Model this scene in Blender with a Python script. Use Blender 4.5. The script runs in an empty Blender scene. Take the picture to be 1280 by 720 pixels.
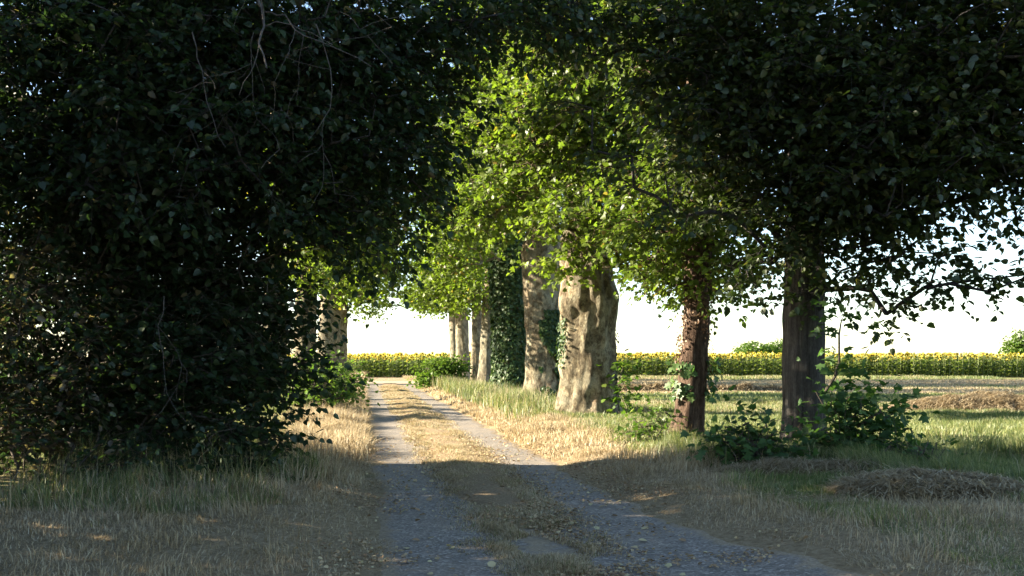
import bpy, math, random
import numpy as np
from mathutils import Vector, noise as mnoise

PI = math.pi
F = 1244.0          # focal length in pixels of the 1280 px wide photograph
EYE = 1.6           # camera height
HORIZON = 447.0     # row of the horizon
SUN_EL = math.radians(20.0)
SUN_AZ = math.radians(4.0)    # how far the sun stands beyond "straight left"

scene = bpy.context.scene
col = scene.collection


def W(px, py, d):
    return np.array([(px - 640.0) / F * d, d, EYE + (HORIZON - py) / F * d])


# ------------------------------------------------------------------ numeric noise
def _hash(ix, iy, seed):
    h = (ix.astype(np.int64) * 374761393 + iy.astype(np.int64) * 668265263 + seed * 1442695041) & 0x7fffffff
    h = ((h ^ (h >> 13)) * 1274126177) & 0x7fffffff
    h = h ^ (h >> 16)
    return (h & 0xffff) / 65535.0


def vnoise(x, y, scale=1.0, seed=0):
    x = np.asarray(x, float) / scale
    y = np.asarray(y, float) / scale
    ix = np.floor(x); iy = np.floor(y)
    fx = x - ix; fy = y - iy
    fx = fx * fx * (3 - 2 * fx); fy = fy * fy * (3 - 2 * fy)
    ix = ix.astype(np.int64); iy = iy.astype(np.int64)
    a = _hash(ix, iy, seed); b = _hash(ix + 1, iy, seed)
    c = _hash(ix, iy + 1, seed); d = _hash(ix + 1, iy + 1, seed)
    return (a * (1 - fx) + b * fx) * (1 - fy) + (c * (1 - fx) + d * fx) * fy


def fbm(x, y, scale, seed=0, octv=3):
    s = 0.0; amp = 1.0; tot = 0.0
    for k in range(octv):
        s = s + amp * vnoise(x, y, scale / (2 ** k), seed + 17 * k)
        tot += amp; amp *= 0.5
    return s / tot


def sstep(a, b, x):
    t = np.clip((x - a) / (b - a), 0, 1)
    return t * t * (3 - 2 * t)


# ------------------------------------------------------------------ terrain
def lane_c(y):
    return 1.64 - 0.15 * y


def lane_u(x, y):
    return (x - lane_c(y)) / 1.011


def height(x, y):
    x = np.asarray(x, float); y = np.asarray(y, float)
    u = lane_u(x, y)
    au = np.abs(u)
    near = 1.0 - sstep(52, 62, y)
    bank = (sstep(1.35, 2.3, au) - 1.0) * 0.13 * near
    left = sstep(2.0, 4.5, -u) * 0.03 * near
    right = (sstep(2.0, 3.6, u) - sstep(5.5, 9.0, u)) * 0.03 * near
    rough = (fbm(x, y, 1.6, 3) - 0.5) * 0.10 * sstep(1.5, 2.6, au)
    rough = rough + (fbm(x, y, 9.0, 8) - 0.5) * 0.16 * sstep(3.0, 7.0, au)
    far = np.exp(-((np.abs(y - 30) / 160.0) ** 2) - (np.abs(x) / 160.0) ** 2)
    roadn = (fbm(x, y, 2.2, 21) - 0.5) * 0.03 * (1 - sstep(1.5, 2.6, au))
    return (bank + left + right + rough + roadn) * far


def dryness(x, y):
    """1 = straw, 0 = green"""
    x = np.asarray(x, float); y = np.asarray(y, float)
    u = lane_u(x, y)
    n = fbm(x, y, 2.4, 40) - 0.5
    n2 = fbm(x, y, 7.0, 51) - 0.5
    v = np.full_like(x, 0.35)
    v = np.maximum(v * 0.7, 1.05 - sstep(1.6, 4.4, u) * 0.9) * (u > 0) + v * (u <= 0)
    yw = y + (fbm(x, y, 1.3, 61) - 0.5) * 3.0
    lft = 0.95 - (sstep(9.2, 10.6, yw) - sstep(12.5, 14.0, yw)) * 0.50 * sstep(1.7, 2.8, -u) - sstep(13.0, 14.0, yw) * 0.55 * sstep(2.2, 4.2, -u)
    v = np.where(u <= 0, lft, v)
    v = np.where((u > 0) & (y < 11.5), np.maximum(v, 0.55), v)
    # the field on the right, in strips
    fld = sstep(5.0, 7.0, u)
    strip = np.where(y < 27, 0.0, np.where(y < 34, 0.4, np.where(y < 43, 0.15, np.where(y < 50, 0.75, np.where(y < 57, 0.55, np.where(y < 70, 0.9, 0.4))))))
    v = v * (1 - fld) + strip * fld
    # tall grass beside the trunks
    v = v - 0.6 * np.exp(-((u - 3.3) / 1.0) ** 2) * sstep(24, 30, y)
    v = np.where((np.abs(u) < 0.75), 0.95, v)
    return np.clip(v + (0.75 - 0.35 * fld) * n + 0.35 * n2, 0, 1)


# ------------------------------------------------------------------ object helpers
def link(o, parent=None):
    col.objects.link(o)
    if parent is not None:
        o.parent = parent
    return o


def tag(o, label=None, cat=None, group=None, kind=None):
    if label: o['label'] = label
    if cat: o['category'] = cat
    if group: o['group'] = group
    if kind: o['kind'] = kind
    return o


def empty(name, loc, label, cat, group=None):
    o = bpy.data.objects.new(name, None)
    o.empty_display_size = 0.3
    o.location = loc
    col.objects.link(o)
    return tag(o, label, cat, group)


def np_mesh(name, verts, faces, mat, parent=None, attr=None, smooth=False, origin=None):
    """faces: list of integer arrays (n,k).  attr: dict name -> per-vertex float array"""
    verts = np.asarray(verts, np.float32)
    if parent is not None and origin is None:
        origin = np.array(parent.location)
        if parent.parent is not None:
            origin = origin + np.array(parent.parent.location)
    if origin is not None:
        verts = verts - np.asarray(origin, np.float32)
    me = bpy.data.meshes.new(name)
    me.vertices.add(len(verts))
    me.vertices.foreach_set('co', verts.ravel())
    loops = np.concatenate([np.asarray(f, np.int32).ravel() for f in faces])
    counts = np.concatenate([np.full(len(f), np.asarray(f).shape[1], np.int32) for f in faces])
    starts = np.concatenate([[0], np.cumsum(counts)[:-1]]).astype(np.int32)
    me.loops.add(len(loops))
    me.loops.foreach_set('vertex_index', loops)
    me.polygons.add(len(counts))
    me.polygons.foreach_set('loop_start', starts)
    me.polygons.foreach_set('loop_total', counts)
    if smooth:
        me.polygons.foreach_set('use_smooth', np.ones(len(counts), bool))
    if attr:
        for k, v in attr.items():
            a = me.attributes.new(k, 'FLOAT', 'POINT')
            a.data.foreach_set('value', np.asarray(v, np.float32))
    me.update(calc_edges=True)
    mats = mat if isinstance(mat, (list, tuple)) else [mat]
    for m in mats:
        me.materials.append(m)
    o = bpy.data.objects.new(name, me)
    if origin is not None and parent is None:
        o.location = origin
    return link(o, parent)


class MB:
    """collects vertices and faces for one mesh"""
    def __init__(self):
        self.v = []; self.f = []; self.a = []; self.n = 0

    def add(self, verts, faces, rnd=0.5):
        verts = np.asarray(verts, float)
        for f in faces:
            self.f.append(np.asarray(f, np.int64) + self.n)
        self.v.append(verts)
        self.a.append(np.full(len(verts), rnd) if np.isscalar(rnd) else np.asarray(rnd))
        self.n += len(verts)

    def build(self, name, mat, parent=None, smooth=False, origin=None):
        if not self.v:
            return None
        quads = [f for f in self.f if f.shape[1] == 4]
        tris = [f for f in self.f if f.shape[1] == 3]
        fs = []
        if quads: fs.append(np.concatenate(quads))
        if tris: fs.append(np.concatenate(tris))
        return np_mesh(name, np.concatenate(self.v), fs, mat, parent, {'rnd': np.concatenate(self.a)}, smooth, origin)


# ------------------------------------------------------------------ materials
def new_mat(name):
    m = bpy.data.materials.new(name)
    m.use_nodes = True
    nt = m.node_tree
    nt.nodes.clear()
    out = nt.nodes.new('ShaderNodeOutputMaterial')
    return m, nt, out


def ramp(nt, stops, fac=None):
    r = nt.nodes.new('ShaderNodeValToRGB')
    el = r.color_ramp.elements
    el[0].position = stops[0][0]; el[0].color = (*stops[0][1], 1)
    el[1].position = stops[-1][0]; el[1].color = (*stops[-1][1], 1)
    for p, c in stops[1:-1]:
        e = el.new(p); e.color = (*c, 1)
    if fac is not None:
        nt.links.new(fac, r.inputs['Fac'])
    return r.outputs['Color']


def tex_noise(nt, scale, detail=4, rough=0.6, vec=None):
    n = nt.nodes.new('ShaderNodeTexNoise')
    n.inputs['Scale'].default_value = scale
    n.inputs['Detail'].default_value = detail
    n.inputs['Roughness'].default_value = rough
    if vec is not None:
        nt.links.new(vec, n.inputs['Vector'])
    return n.outputs['Fac']


def mapped(nt, scale):
    tc = nt.nodes.new('ShaderNodeTexCoord')
    mp = nt.nodes.new('ShaderNodeMapping')
    mp.inputs['Scale'].default_value = scale
    nt.links.new(tc.outputs['Object'], mp.inputs['Vector'])
    return mp.outputs['Vector']


def attr_fac(nt, name):
    a = nt.nodes.new('ShaderNodeAttribute')
    a.attribute_name = name
    return a.outputs['Fac']


def mixc(nt, fac, a, b, mode='MIX'):
    m = nt.nodes.new('ShaderNodeMix')
    m.data_type = 'RGBA'; m.blend_type = mode
    def put(sock, v):
        if hasattr(v, 'links') or hasattr(v, 'is_output'):
            nt.links.new(v, sock)
        elif isinstance(v, tuple):
            sock.default_value = (*v, 1)
        else:
            sock.default_value = v
    put(m.inputs[0], fac); put(m.inputs[6], a); put(m.inputs[7], b)
    return m.outputs[2]


def bump(nt, hgt, strength=0.5, dist=0.02):
    b = nt.nodes.new('ShaderNodeBump')
    b.inputs['Strength'].default_value = strength
    b.inputs['Distance'].default_value = dist
    nt.links.new(hgt, b.inputs['Height'])
    return b.outputs['Normal']


def leaf_mat(name, stops, trans=(1.5, 1.7, 0.8), mix=0.42, gloss=0.05, rough=0.45):
    m, nt, out = new_mat(name)
    c = ramp(nt, stops, attr_fac(nt, 'rnd'))
    d = nt.nodes.new('ShaderNodeBsdfDiffuse'); nt.links.new(c, d.inputs['Color'])
    t = nt.nodes.new('ShaderNodeBsdfTranslucent')
    tc = mixc(nt, 1.0, c, trans, 'MULTIPLY')
    nt.links.new(tc, t.inputs['Color'])
    mx = nt.nodes.new('ShaderNodeMixShader'); mx.inputs[0].default_value = mix
    nt.links.new(d.outputs[0], mx.inputs[1]); nt.links.new(t.outputs[0], mx.inputs[2])
    g = nt.nodes.new('ShaderNodeBsdfGlossy'); g.inputs['Roughness'].default_value = rough
    g.inputs['Color'].default_value = (0.9, 0.95, 0.9, 1)
    m2 = nt.nodes.new('ShaderNodeMixShader'); m2.inputs[0].default_value = gloss
    nt.links.new(mx.outputs[0], m2.inputs[1]); nt.links.new(g.outputs[0], m2.inputs[2])
    nt.links.new(m2.outputs[0], out.inputs['Surface'])
    return m


def solid_mat(name, color_fn, rough=0.9, normal_fn=None, spec=0.2):
    m, nt, out = new_mat(name)
    b = nt.nodes.new('ShaderNodeBsdfPrincipled')
    b.inputs['Roughness'].default_value = rough
    b.inputs['Specular IOR Level'].default_value = spec
    c = color_fn(nt)
    if isinstance(c, tuple): b.inputs['Base Color'].default_value = (*c, 1)
    else: nt.links.new(c, b.inputs['Base Color'])
    if normal_fn: nt.links.new(normal_fn(nt), b.inputs['Normal'])
    nt.links.new(b.outputs[0], out.inputs['Surface'])
    return m


def bark(name, dark, mid, light, vs=9.0, hs=3.0, strength=0.9, patch=None):
    def cf(nt):
        n = tex_noise(nt, 1.0, 6, 0.65, mapped(nt, (vs, vs, hs * 0.5)))
        c = ramp(nt, [(0.28, dark), (0.5, mid), (0.75, light)], n)
        if patch:
            n2 = tex_noise(nt, 2.2, 5, 0.7, mapped(nt, (1, 1, 0.8)))
            f = ramp(nt, [(0.47, (0, 0, 0)), (0.56, (1, 1, 1))], n2)
            c = mixc(nt, f, c, patch)
            n3 = tex_noise(nt, 0.9, 3, 0.6, mapped(nt, (1, 1, 0.6)))
            f3 = ramp(nt, [(0.5, (0.75, 0.78, 0.72)), (0.65, (1.1, 1.0, 0.9))], n3)
            c = mixc(nt, 1.0, c, f3, 'MULTIPLY')
            vo = nt.nodes.new('ShaderNodeTexVoronoi'); vo.inputs['Scale'].default_value = 9.0; vo.feature = 'F1'
            nt.links.new(mapped(nt, (1, 1, 0.55)), vo.inputs['Vector'])
            sp = nt.nodes.new('ShaderNodeSeparateColor'); nt.links.new(vo.outputs['Color'], sp.inputs[0])
            c = mixc(nt, 1.0, c, ramp(nt, [(0.0, (0.6, 0.58, 0.55)), (0.5, (0.95, 0.93, 0.9)), (1.0, (1.25, 1.2, 1.1))], sp.outputs[0]), 'MULTIPLY')
        fn = tex_noise(nt, 30, 6, 0.75, mapped(nt, (1, 1, 0.5)))
        c = mixc(nt, 1.0, c, ramp(nt, [(0.3, (0.6, 0.6, 0.6)), (0.7, (1.25, 1.25, 1.25))], fn), 'MULTIPLY')
        return c
    def nf(nt):
        n = tex_noise(nt, 1.0, 9, 0.75, mapped(nt, (vs * 1.6, vs * 1.6, hs * 0.7)))
        return bump(nt, n, strength, 0.06)
    return solid_mat(name, cf, 0.95, nf, 0.1)


M = {}
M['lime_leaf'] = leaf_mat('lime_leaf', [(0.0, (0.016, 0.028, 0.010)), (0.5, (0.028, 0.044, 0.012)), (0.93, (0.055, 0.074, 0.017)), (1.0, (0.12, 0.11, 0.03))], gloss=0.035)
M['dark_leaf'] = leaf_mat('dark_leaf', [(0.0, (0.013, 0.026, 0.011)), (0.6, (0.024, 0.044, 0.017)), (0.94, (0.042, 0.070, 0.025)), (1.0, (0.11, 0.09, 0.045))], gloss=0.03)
M['maple_leaf'] = leaf_mat('maple_leaf', [(0.0, (0.055, 0.085, 0.016)), (0.5, (0.088, 0.128, 0.022)), (0.93, (0.120, 0.155, 0.030)), (1.0, (0.16, 0.12, 0.035))], gloss=0.02, mix=0.5)
M['plane_leaf'] = leaf_mat('plane_leaf', [(0.0, (0.068, 0.104, 0.018)), (0.5, (0.106, 0.150, 0.026)), (0.92, (0.142, 0.182, 0.038)), (1.0, (0.21, 0.16, 0.035))], mix=0.5, trans=(1.5, 1.7, 0.6), gloss=0.025)
M['ivy_leaf'] = leaf_mat('ivy_leaf', [(0.0, (0.018, 0.042, 0.014)), (0.6, (0.036, 0.070, 0.020)), (1.0, (0.07, 0.10, 0.03))], mix=0.2, gloss=0.025, rough=0.5)
M['dead_leaf'] = leaf_mat('dead_leaf', [(0.0, (0.08, 0.045, 0.025)), (0.5, (0.15, 0.085, 0.05)), (1.0, (0.26, 0.17, 0.10))], mix=0.2, gloss=0.03, trans=(1.1, 1.0, 0.8))
M['bush_leaf'] = leaf_mat('bush_leaf', [(0.0, (0.055, 0.105, 0.018)), (0.6, (0.085, 0.145, 0.022)), (1.0, (0.13, 0.17, 0.035))], mix=0.4, gloss=0.02)
M['fading_leaf'] = leaf_mat('fading_leaf', [(0.0, (0.020, 0.040, 0.020)), (0.5, (0.034, 0.060, 0.027)), (0.6, (0.09, 0.075, 0.05)), (1.0, (0.15, 0.115, 0.08))], gloss=0.03)
M['shade_leaf'] = leaf_mat('shade_leaf', [(0.0, (0.030, 0.065, 0.022)), (0.6, (0.050, 0.100, 0.030)), (1.0, (0.08, 0.13, 0.04))], mix=0.38, gloss=0.025)
M['dry_grass'] = leaf_mat('dry_grass', [(0.0, (0.20, 0.15, 0.085)), (0.45, (0.36, 0.285, 0.175)), (0.85, (0.50, 0.42, 0.275)), (1.0, (0.58, 0.51, 0.36))], trans=(1.0, 0.95, 0.8), mix=0.3, gloss=0.02)
M['green_grass'] = leaf_mat('green_grass', [(0.0, (0.055, 0.085, 0.028)), (0.5, (0.115, 0.15, 0.05)), (0.85, (0.22, 0.23, 0.09)), (1.0, (0.32, 0.29, 0.15))], trans=(1.3, 1.4, 0.8), mix=0.35, gloss=0.03)
M['litter'] = leaf_mat('litter', [(0.0, (0.17, 0.11, 0.06)), (0.45, (0.33, 0.225, 0.125)), (0.8, (0.45, 0.35, 0.20)), (1.0, (0.50, 0.45, 0.25))], trans=(1.0, 0.9, 0.7), mix=0.15, gloss=0.03)
M['sun_green'] = leaf_mat('sun_green', [(0.0, (0.09, 0.13, 0.03)), (1.0, (0.20, 0.23, 0.07))], mix=0.45)
M['petal'] = leaf_mat('petal', [(0.0, (0.60, 0.47, 0.05)), (1.0, (0.72, 0.62, 0.12))], trans=(1.0, 1.0, 0.7), mix=0.35, gloss=0.0)
M['disc'] = solid_mat('disc', lambda nt: (0.22, 0.14, 0.03), 0.95)
M['lime_bark'] = bark('lime_bark', (0.022, 0.02, 0.019), (0.06, 0.056, 0.053), (0.12, 0.112, 0.105), 14, 2.0)
M['plane_bark'] = bark('plane_bark', (0.06, 0.048, 0.036), (0.17, 0.14, 0.105), (0.33, 0.29, 0.225), 10, 13, 1.0, patch=(0.31, 0.28, 0.225))
M['pale_bark'] = bark('pale_bark', (0.11, 0.09, 0.07), (0.20, 0.175, 0.14), (0.33, 0.30, 0.25), 7, 3, 0.8, patch=(0.27, 0.25, 0.21))
M['peel_bark'] = bark('peel_bark', (0.026, 0.019, 0.014), (0.072, 0.048, 0.035), (0.19, 0.135, 0.10), 12, 6, 1.0)
M['stem'] = bark('stem', (0.03, 0.025, 0.02), (0.08, 0.07, 0.055), (0.15, 0.13, 0.11), 20, 6, 0.6)
M['dead_wood'] = bark('dead_wood', (0.045, 0.04, 0.035), (0.09, 0.082, 0.074), (0.16, 0.15, 0.135), 25, 8, 0.5)


def ground_col(nt):
    dry = attr_fac(nt, 'dry')
    tc = nt.nodes.new('ShaderNodeTexCoord')
    v = tc.outputs['Object']
    fine = tex_noise(nt, 14, 6, 0.75, v)
    mid = tex_noise(nt, 1.3, 5, 0.65, v)
    straw = ramp(nt, [(0.25, (0.15, 0.11, 0.065)), (0.5, (0.31, 0.24, 0.145)), (0.75, (0.44, 0.36, 0.235))], fine)
    green = ramp(nt, [(0.25, (0.07, 0.085, 0.03)), (0.5, (0.14, 0.165, 0.055)), (0.75, (0.24, 0.25, 0.10))], fine)
    madd = nt.nodes.new('ShaderNodeMath'); madd.operation = 'ADD'
    nt.links.new(dry, madd.inputs[0])
    sub = nt.nodes.new('ShaderNodeMath'); sub.operation = 'MULTIPLY_ADD'
    nt.links.new(mid, sub.inputs[0]); sub.inputs[1].default_value = 0.9; sub.inputs[2].default_value = -0.45
    nt.links.new(sub.outputs[0], madd.inputs[1])
    f = ramp(nt, [(0.3, (0, 0, 0)), (0.7, (1, 1, 1))], madd.outputs[0])
    return mixc(nt, f, green, straw)


def ground_n(nt):
    tc = nt.nodes.new('ShaderNodeTexCoord')
    return bump(nt, tex_noise(nt, 22, 6, 0.75, tc.outputs['Object']), 0.9, 0.06)


M['ground'] = solid_mat('ground', ground_col, 1.0, ground_n, 0.05)


def road_col(nt):
    tc = nt.nodes.new('ShaderNodeTexCoord')
    v = tc.outputs['Object']
    vo = nt.nodes.new('ShaderNodeTexVoronoi'); vo.inputs['Scale'].default_value = 42
    nt.links.new(v, vo.inputs['Vector'])
    sep = nt.nodes.new('ShaderNodeSeparateColor'); nt.links.new(vo.outputs['Color'], sep.inputs[0])
    c = ramp(nt, [(0.0, (0.125, 0.112, 0.096)), (0.55, (0.205, 0.183, 0.154)), (0.9, (0.28, 0.25, 0.21)), (1.0, (0.42, 0.385, 0.33))], sep.outputs[0])
    n = tex_noise(nt, 0.9, 6, 0.65, v)
    f = ramp(nt, [(0.45, (0, 0, 0)), (0.75, (0.75, 0.75, 0.75))], n)
    c = mixc(nt, f, c, (0.26, 0.22, 0.165))
    n2 = tex_noise(nt, 6, 6, 0.7, v)
    f2 = ramp(nt, [(0.3, (0.78, 0.78, 0.8)), (0.7, (1.15, 1.13, 1.1))], n2)
    c = mixc(nt, 1.0, c, f2, 'MULTIPLY')
    # trodden earth and chaff along the edges and the middle
    e = nt.nodes.new('ShaderNodeMath'); e.operation = 'POWER'; e.inputs[1].default_value = 9.0
    nt.links.new(attr_fac(nt, 'edge'), e.inputs[0])
    md = nt.nodes.new('ShaderNodeMath'); md.operation = 'MULTIPLY_ADD'; md.inputs[1].default_value = 0.45
    nt.links.new(attr_fac(nt, 'mid'), md.inputs[0]); nt.links.new(e.outputs[0], md.inputs[2])
    n3 = tex_noise(nt, 3.5, 7, 0.75, v)
    ad = nt.nodes.new('ShaderNodeMath'); ad.operation = 'MULTIPLY_ADD'; ad.inputs[1].default_value = 1.1
    nt.links.new(n3, ad.inputs[0]); nt.links.new(md.outputs[0], ad.inputs[2])
    f3 = ramp(nt, [(0.82, (0, 0, 0)), (0.98, (1, 1, 1))], ad.outputs[0])
    straw = ramp(nt, [(0.25, (0.14, 0.108, 0.07)), (0.5, (0.26, 0.205, 0.135)), (0.75, (0.39, 0.32, 0.215))], tex_noise(nt, 30, 6, 0.75, v))
    return mixc(nt, f3, c, straw)


def road_n(nt):
    tc = nt.nodes.new('ShaderNodeTexCoord')
    vo = nt.nodes.new('ShaderNodeTexVoronoi'); vo.inputs['Scale'].default_value = 42
    nt.links.new(tc.outputs['Object'], vo.inputs['Vector'])
    return bump(nt, vo.outputs['Distance'], 0.7, 0.012)


M['road'] = solid_mat('road', road_col, 0.9, road_n, 0.25)


def strip_col(nt):
    tc = nt.nodes.new('ShaderNodeTexCoord')
    v = tc.outputs['Object']
    n = tex_noise(nt, 25, 6, 0.75, v)
    return ramp(nt, [(0.25, (0.14, 0.10, 0.06)), (0.5, (0.28, 0.21, 0.13)), (0.75, (0.42, 0.335, 0.215))], n)


M['strip'] = solid_mat('strip', strip_col, 1.0, ground_n, 0.05)
M['cross'] = solid_mat('cross', lambda nt: ramp(nt, [(0.3, (0.27, 0.225, 0.16)), (0.7, (0.42, 0.36, 0.265))], tex_noise(nt, 3, 6, 0.7, mapped(nt, (1, 1, 1)))), 1.0, None, 0.05)
M['hay'] = solid_mat('hay', lambda nt: ramp(nt, [(0.3, (0.10, 0.075, 0.045)), (0.7, (0.26, 0.205, 0.13))], tex_noise(nt, 18, 6, 0.7)), 1.0, ground_n, 0.05)


# ------------------------------------------------------------------ vector tools
def unit(a):
    return a / np.maximum(np.linalg.norm(a, axis=-1, keepdims=True), 1e-9)


LEAF = {}
LEAF['ovate'] = (np.array([[0, 0, 0], [0.28, 0.34, 0.10], [0.70, 0.27, 0.08], [1.0, 0, -0.06], [0.70, -0.27, 0.08], [0.28, -0.34, 0.10]]),
                 [np.array([[0, 3, 2, 1], [0, 5, 4, 3]])])
_l = [[0, 0, 0], [0.06, 0.30, 0.05], [0.16, 0.55, 0.02], [0.40, 0.30, 0.06], [0.62, 0.44, 0.0], [0.70, 0.16, 0.04], [1.0, 0, -0.08],
      [0.70, -0.16, 0.04], [0.62, -0.44, 0.0], [0.40, -0.30, 0.06], [0.16, -0.55, 0.02], [0.06, -0.30, 0.05]]
LEAF['lobed'] = (np.array(_l), [np.array([[0, 3, 2, 1], [0, 11, 10, 9], [0, 6, 5, 3], [0, 9, 7, 6]]), np.array([[3, 5, 4], [9, 8, 7]])])
LEAF['broad'] = (np.array([[0.04, 0, 0], [0.0, 0.20, 0.03], [0.22, 0.40, 0.10], [0.58, 0.34, 0.08], [1.05, 0, -0.10], [0.58, -0.34, 0.08], [0.22, -0.40, 0.10], [0.0, -0.20, 0.03]]),
                 [np.array([[0, 3, 2, 1], [0, 7, 6, 5]]), np.array([[0, 4, 3], [0, 5, 4]])])
LEAF['round'] = (np.array([[0, 0, 0], [0.12, 0.36, 0.07], [0.5, 0.48, 0.10], [0.85, 0.28, 0.03], [1.0, 0, -0.05], [0.85, -0.28, 0.03], [0.5, -0.48, 0.10], [0.12, -0.36, 0.07]]),
                 [np.array([[0, 3, 2, 1], [0, 7, 6, 5]]), np.array([[0, 4, 3], [0, 5, 4]])])


def leaves_mesh(name, mat, parent, pos, dirs, nrm, size, rnd, kind='ovate', origin=None):
    tv, tf = LEAF[kind]
    n = len(pos)
    d = unit(dirs)
    s = unit(np.cross(nrm, d))
    nn = np.cross(d, s)
    size = np.asarray(size)[:, None, None]
    v = pos[:, None, :] + size * (tv[None, :, 0:1] * d[:, None, :] + tv[None, :, 1:2] * s[:, None, :] + tv[None, :, 2:3] * nn[:, None, :])
    k = len(tv)
    off = (np.arange(n) * k)[:, None]
    faces = [(off[:, :, None] + f[None]).reshape(-1, f.shape[1]) for f in tf]
    return np_mesh(name, v.reshape(-1, 3), faces, mat, parent, {'rnd': np.repeat(rnd, k)}, False, origin)


def tubes(mb, p0, p1, r0, r1, seg=5):
    p0 = np.asarray(p0, float); p1 = np.asarray(p1, float)
    n = len(p0)
    if n == 0: return
    d = unit(p1 - p0)
    ref = np.where(np.abs(d[:, 2:3]) > 0.9, np.array([[1.0, 0, 0]]), np.array([[0, 0, 1.0]]))
    a = unit(np.cross(d, ref)); b = np.cross(d, a)
    ang = np.arange(seg) * 2 * PI / seg
    ca = np.cos(ang)[None, :, None]; sa = np.sin(ang)[None, :, None]
    ring = ca * a[:, None] + sa * b[:, None]
    v = np.concatenate([p0[:, None] + ring * np.asarray(r0)[:, None, None], p1[:, None] + ring * np.asarray(r1)[:, None, None]], 1)
    i = np.arange(seg); j = (i + 1) % seg
    f = np.stack([i, j, j + seg, i + seg], 1)
    faces = ((np.arange(n) * 2 * seg)[:, None, None] + f[None]).reshape(-1, 4)
    mb.add(v.reshape(-1, 3), [faces])


# ------------------------------------------------------------------ trunks
def trunk_rings(mb, path, seg=40, flare=0.35, flare_h=0.8, lobes=5, lobe=0.10, rough=0.04, seed=0, extra=None, cap=True, step=0.07):
    """path: list of (x, y, z, r) world points from the ground up"""
    rng = random.Random(seed)
    P = np.array(path, float)
    zs = np.arange(P[0, 2], P[-1, 2] + 1e-6, step)
    if len(zs) < 3: zs = np.linspace(P[0, 2], P[-1, 2], 3)
    th = np.linspace(0, 2 * PI, seg, endpoint=False)
    ph = rng.random() * 6
    V = []
    def sm(c):
        return np.interp(zs, P[:, 2], P[:, c])
    X, Y, R = sm(0), sm(1), sm(3)
    k = np.ones(5) / 5
    def smooth(a):
        b = np.convolve(np.pad(a, 2, mode='edge'), k, 'valid'); return b
    for _ in range(3):
        X, Y, R = smooth(X), smooth(Y), smooth(R)
    for i, z in enumerate(zs):
        h = z - zs[0]
        fl = flare * math.exp(-h / flare_h * 2.2)
        lb = lobe * (0.35 + math.exp(-h / (flare_h * 1.5)))
        rad = R[i] * (1 + fl + lb * np.sin(lobes * th + ph + 0.15 * h) * 0.6 + lb * 0.4 * np.sin((lobes + 3) * th - ph * 2 + .3 * h))
        if extra is not None:
            rad = rad + extra(th, h) * R[i]
        cx = X[i] + np.cos(th) * rad; cy = Y[i] + np.sin(th) * rad
        if rough:
            q = np.array([mnoise.noise(Vector((cx[j] * 3.1, cy[j] * 3.1, z * 1.7 + seed))) + 0.5 * mnoise.noise(Vector((cx[j] * 8, cy[j] * 8, z * 4 + seed))) for j in range(seg)])
            cx = cx + np.cos(th) * q * rough; cy = cy + np.sin(th) * q * rough
        V.append(np.stack([cx, cy, np.full(seg, z)], 1))
    V = np.concatenate(V)
    n = len(zs)
    i = np.arange(seg); j = (i + 1) % seg
    f = np.stack([i, j, j + seg, i + seg], 1)
    faces = ((np.arange(n - 1) * seg)[:, None, None] + f[None]).reshape(-1, 4)
    tris = []
    if cap:
        V = np.concatenate([V, [[X[-1], Y[-1], zs[-1] + R[-1] * 0.4]]])
        b = (n - 1) * seg
        tris = [np.stack([b + i, b + j, np.full(seg, n * seg)], 1)]
    mb.add(V, [faces] + tris)


def skeleton(axis, centers, rng, kpath=0.3, rtip=0.008, rmax=0.16, jitter=0.12):
    """connect every foliage cluster to the growing tree; returns edges and cluster twig directions"""
    axis = np.asarray(axis, float)
    nodes = [tuple(a) for a in axis]
    parent = [-1] * len(axis)
    plen = [0.25 * i for i in range(len(axis))]
    N = np.zeros((len(axis) + 6 * len(centers) + 10, 3)); L = np.zeros(len(N))
    N[:len(axis)] = axis; L[:len(axis)] = 0.0
    cnt = len(axis)
    par = np.full(len(N), -1, int)
    dist0 = np.min(np.linalg.norm(centers[:, None] - axis[None], axis=2), axis=1)
    order = np.argsort(dist0)
    cid = np.zeros(len(centers), int)
    for k in order:
        c = centers[k]
        dv = c - N[:cnt]
        dd = np.linalg.norm(dv, axis=1)
        cost = dd + kpath * L[:cnt] + 0.35 * np.maximum(-dv[:, 2] + 0.1 * dd, 0)
        p = int(np.argmin(cost))
        a = N[p].copy(); dlen = dd[p]
        nsub = min(5, int(dlen / 0.7))
        cur = p
        for s in range(1, nsub + 1):
            t = s / (nsub + 1)
            q = a + (c - a) * t + rng.normal(0, jitter * min(dlen, 2.0) * 0.5, 3)
            q[2] += 0.12 * dlen * math.sin(PI * t)
            N[cnt] = q; par[cnt] = cur; L[cnt] = L[cur] + np.linalg.norm(q - N[cur]); cur = cnt; cnt += 1
        N[cnt] = c; par[cnt] = cur; L[cnt] = L[cur] + np.linalg.norm(c - N[cur]); cid[k] = cnt; cnt += 1
    w = np.zeros(cnt); w[cid] = 1
    for i in range(cnt - 1, len(axis) - 1, -1):
        if par[i] >= 0: w[par[i]] += w[i]
    idx = np.arange(len(axis), cnt)
    r = np.minimum(rtip * np.maximum(w, 1) ** 0.5, rmax)
    p = par[idx]
    r1 = r[idx]
    r0 = np.where(p < len(axis), r1 * 1.1, np.minimum(r[p], r1 * 1.6))
    tw = unit(N[cid] - N[par[cid]])
    return N[p], N[idx], r0, r1, tw


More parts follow.
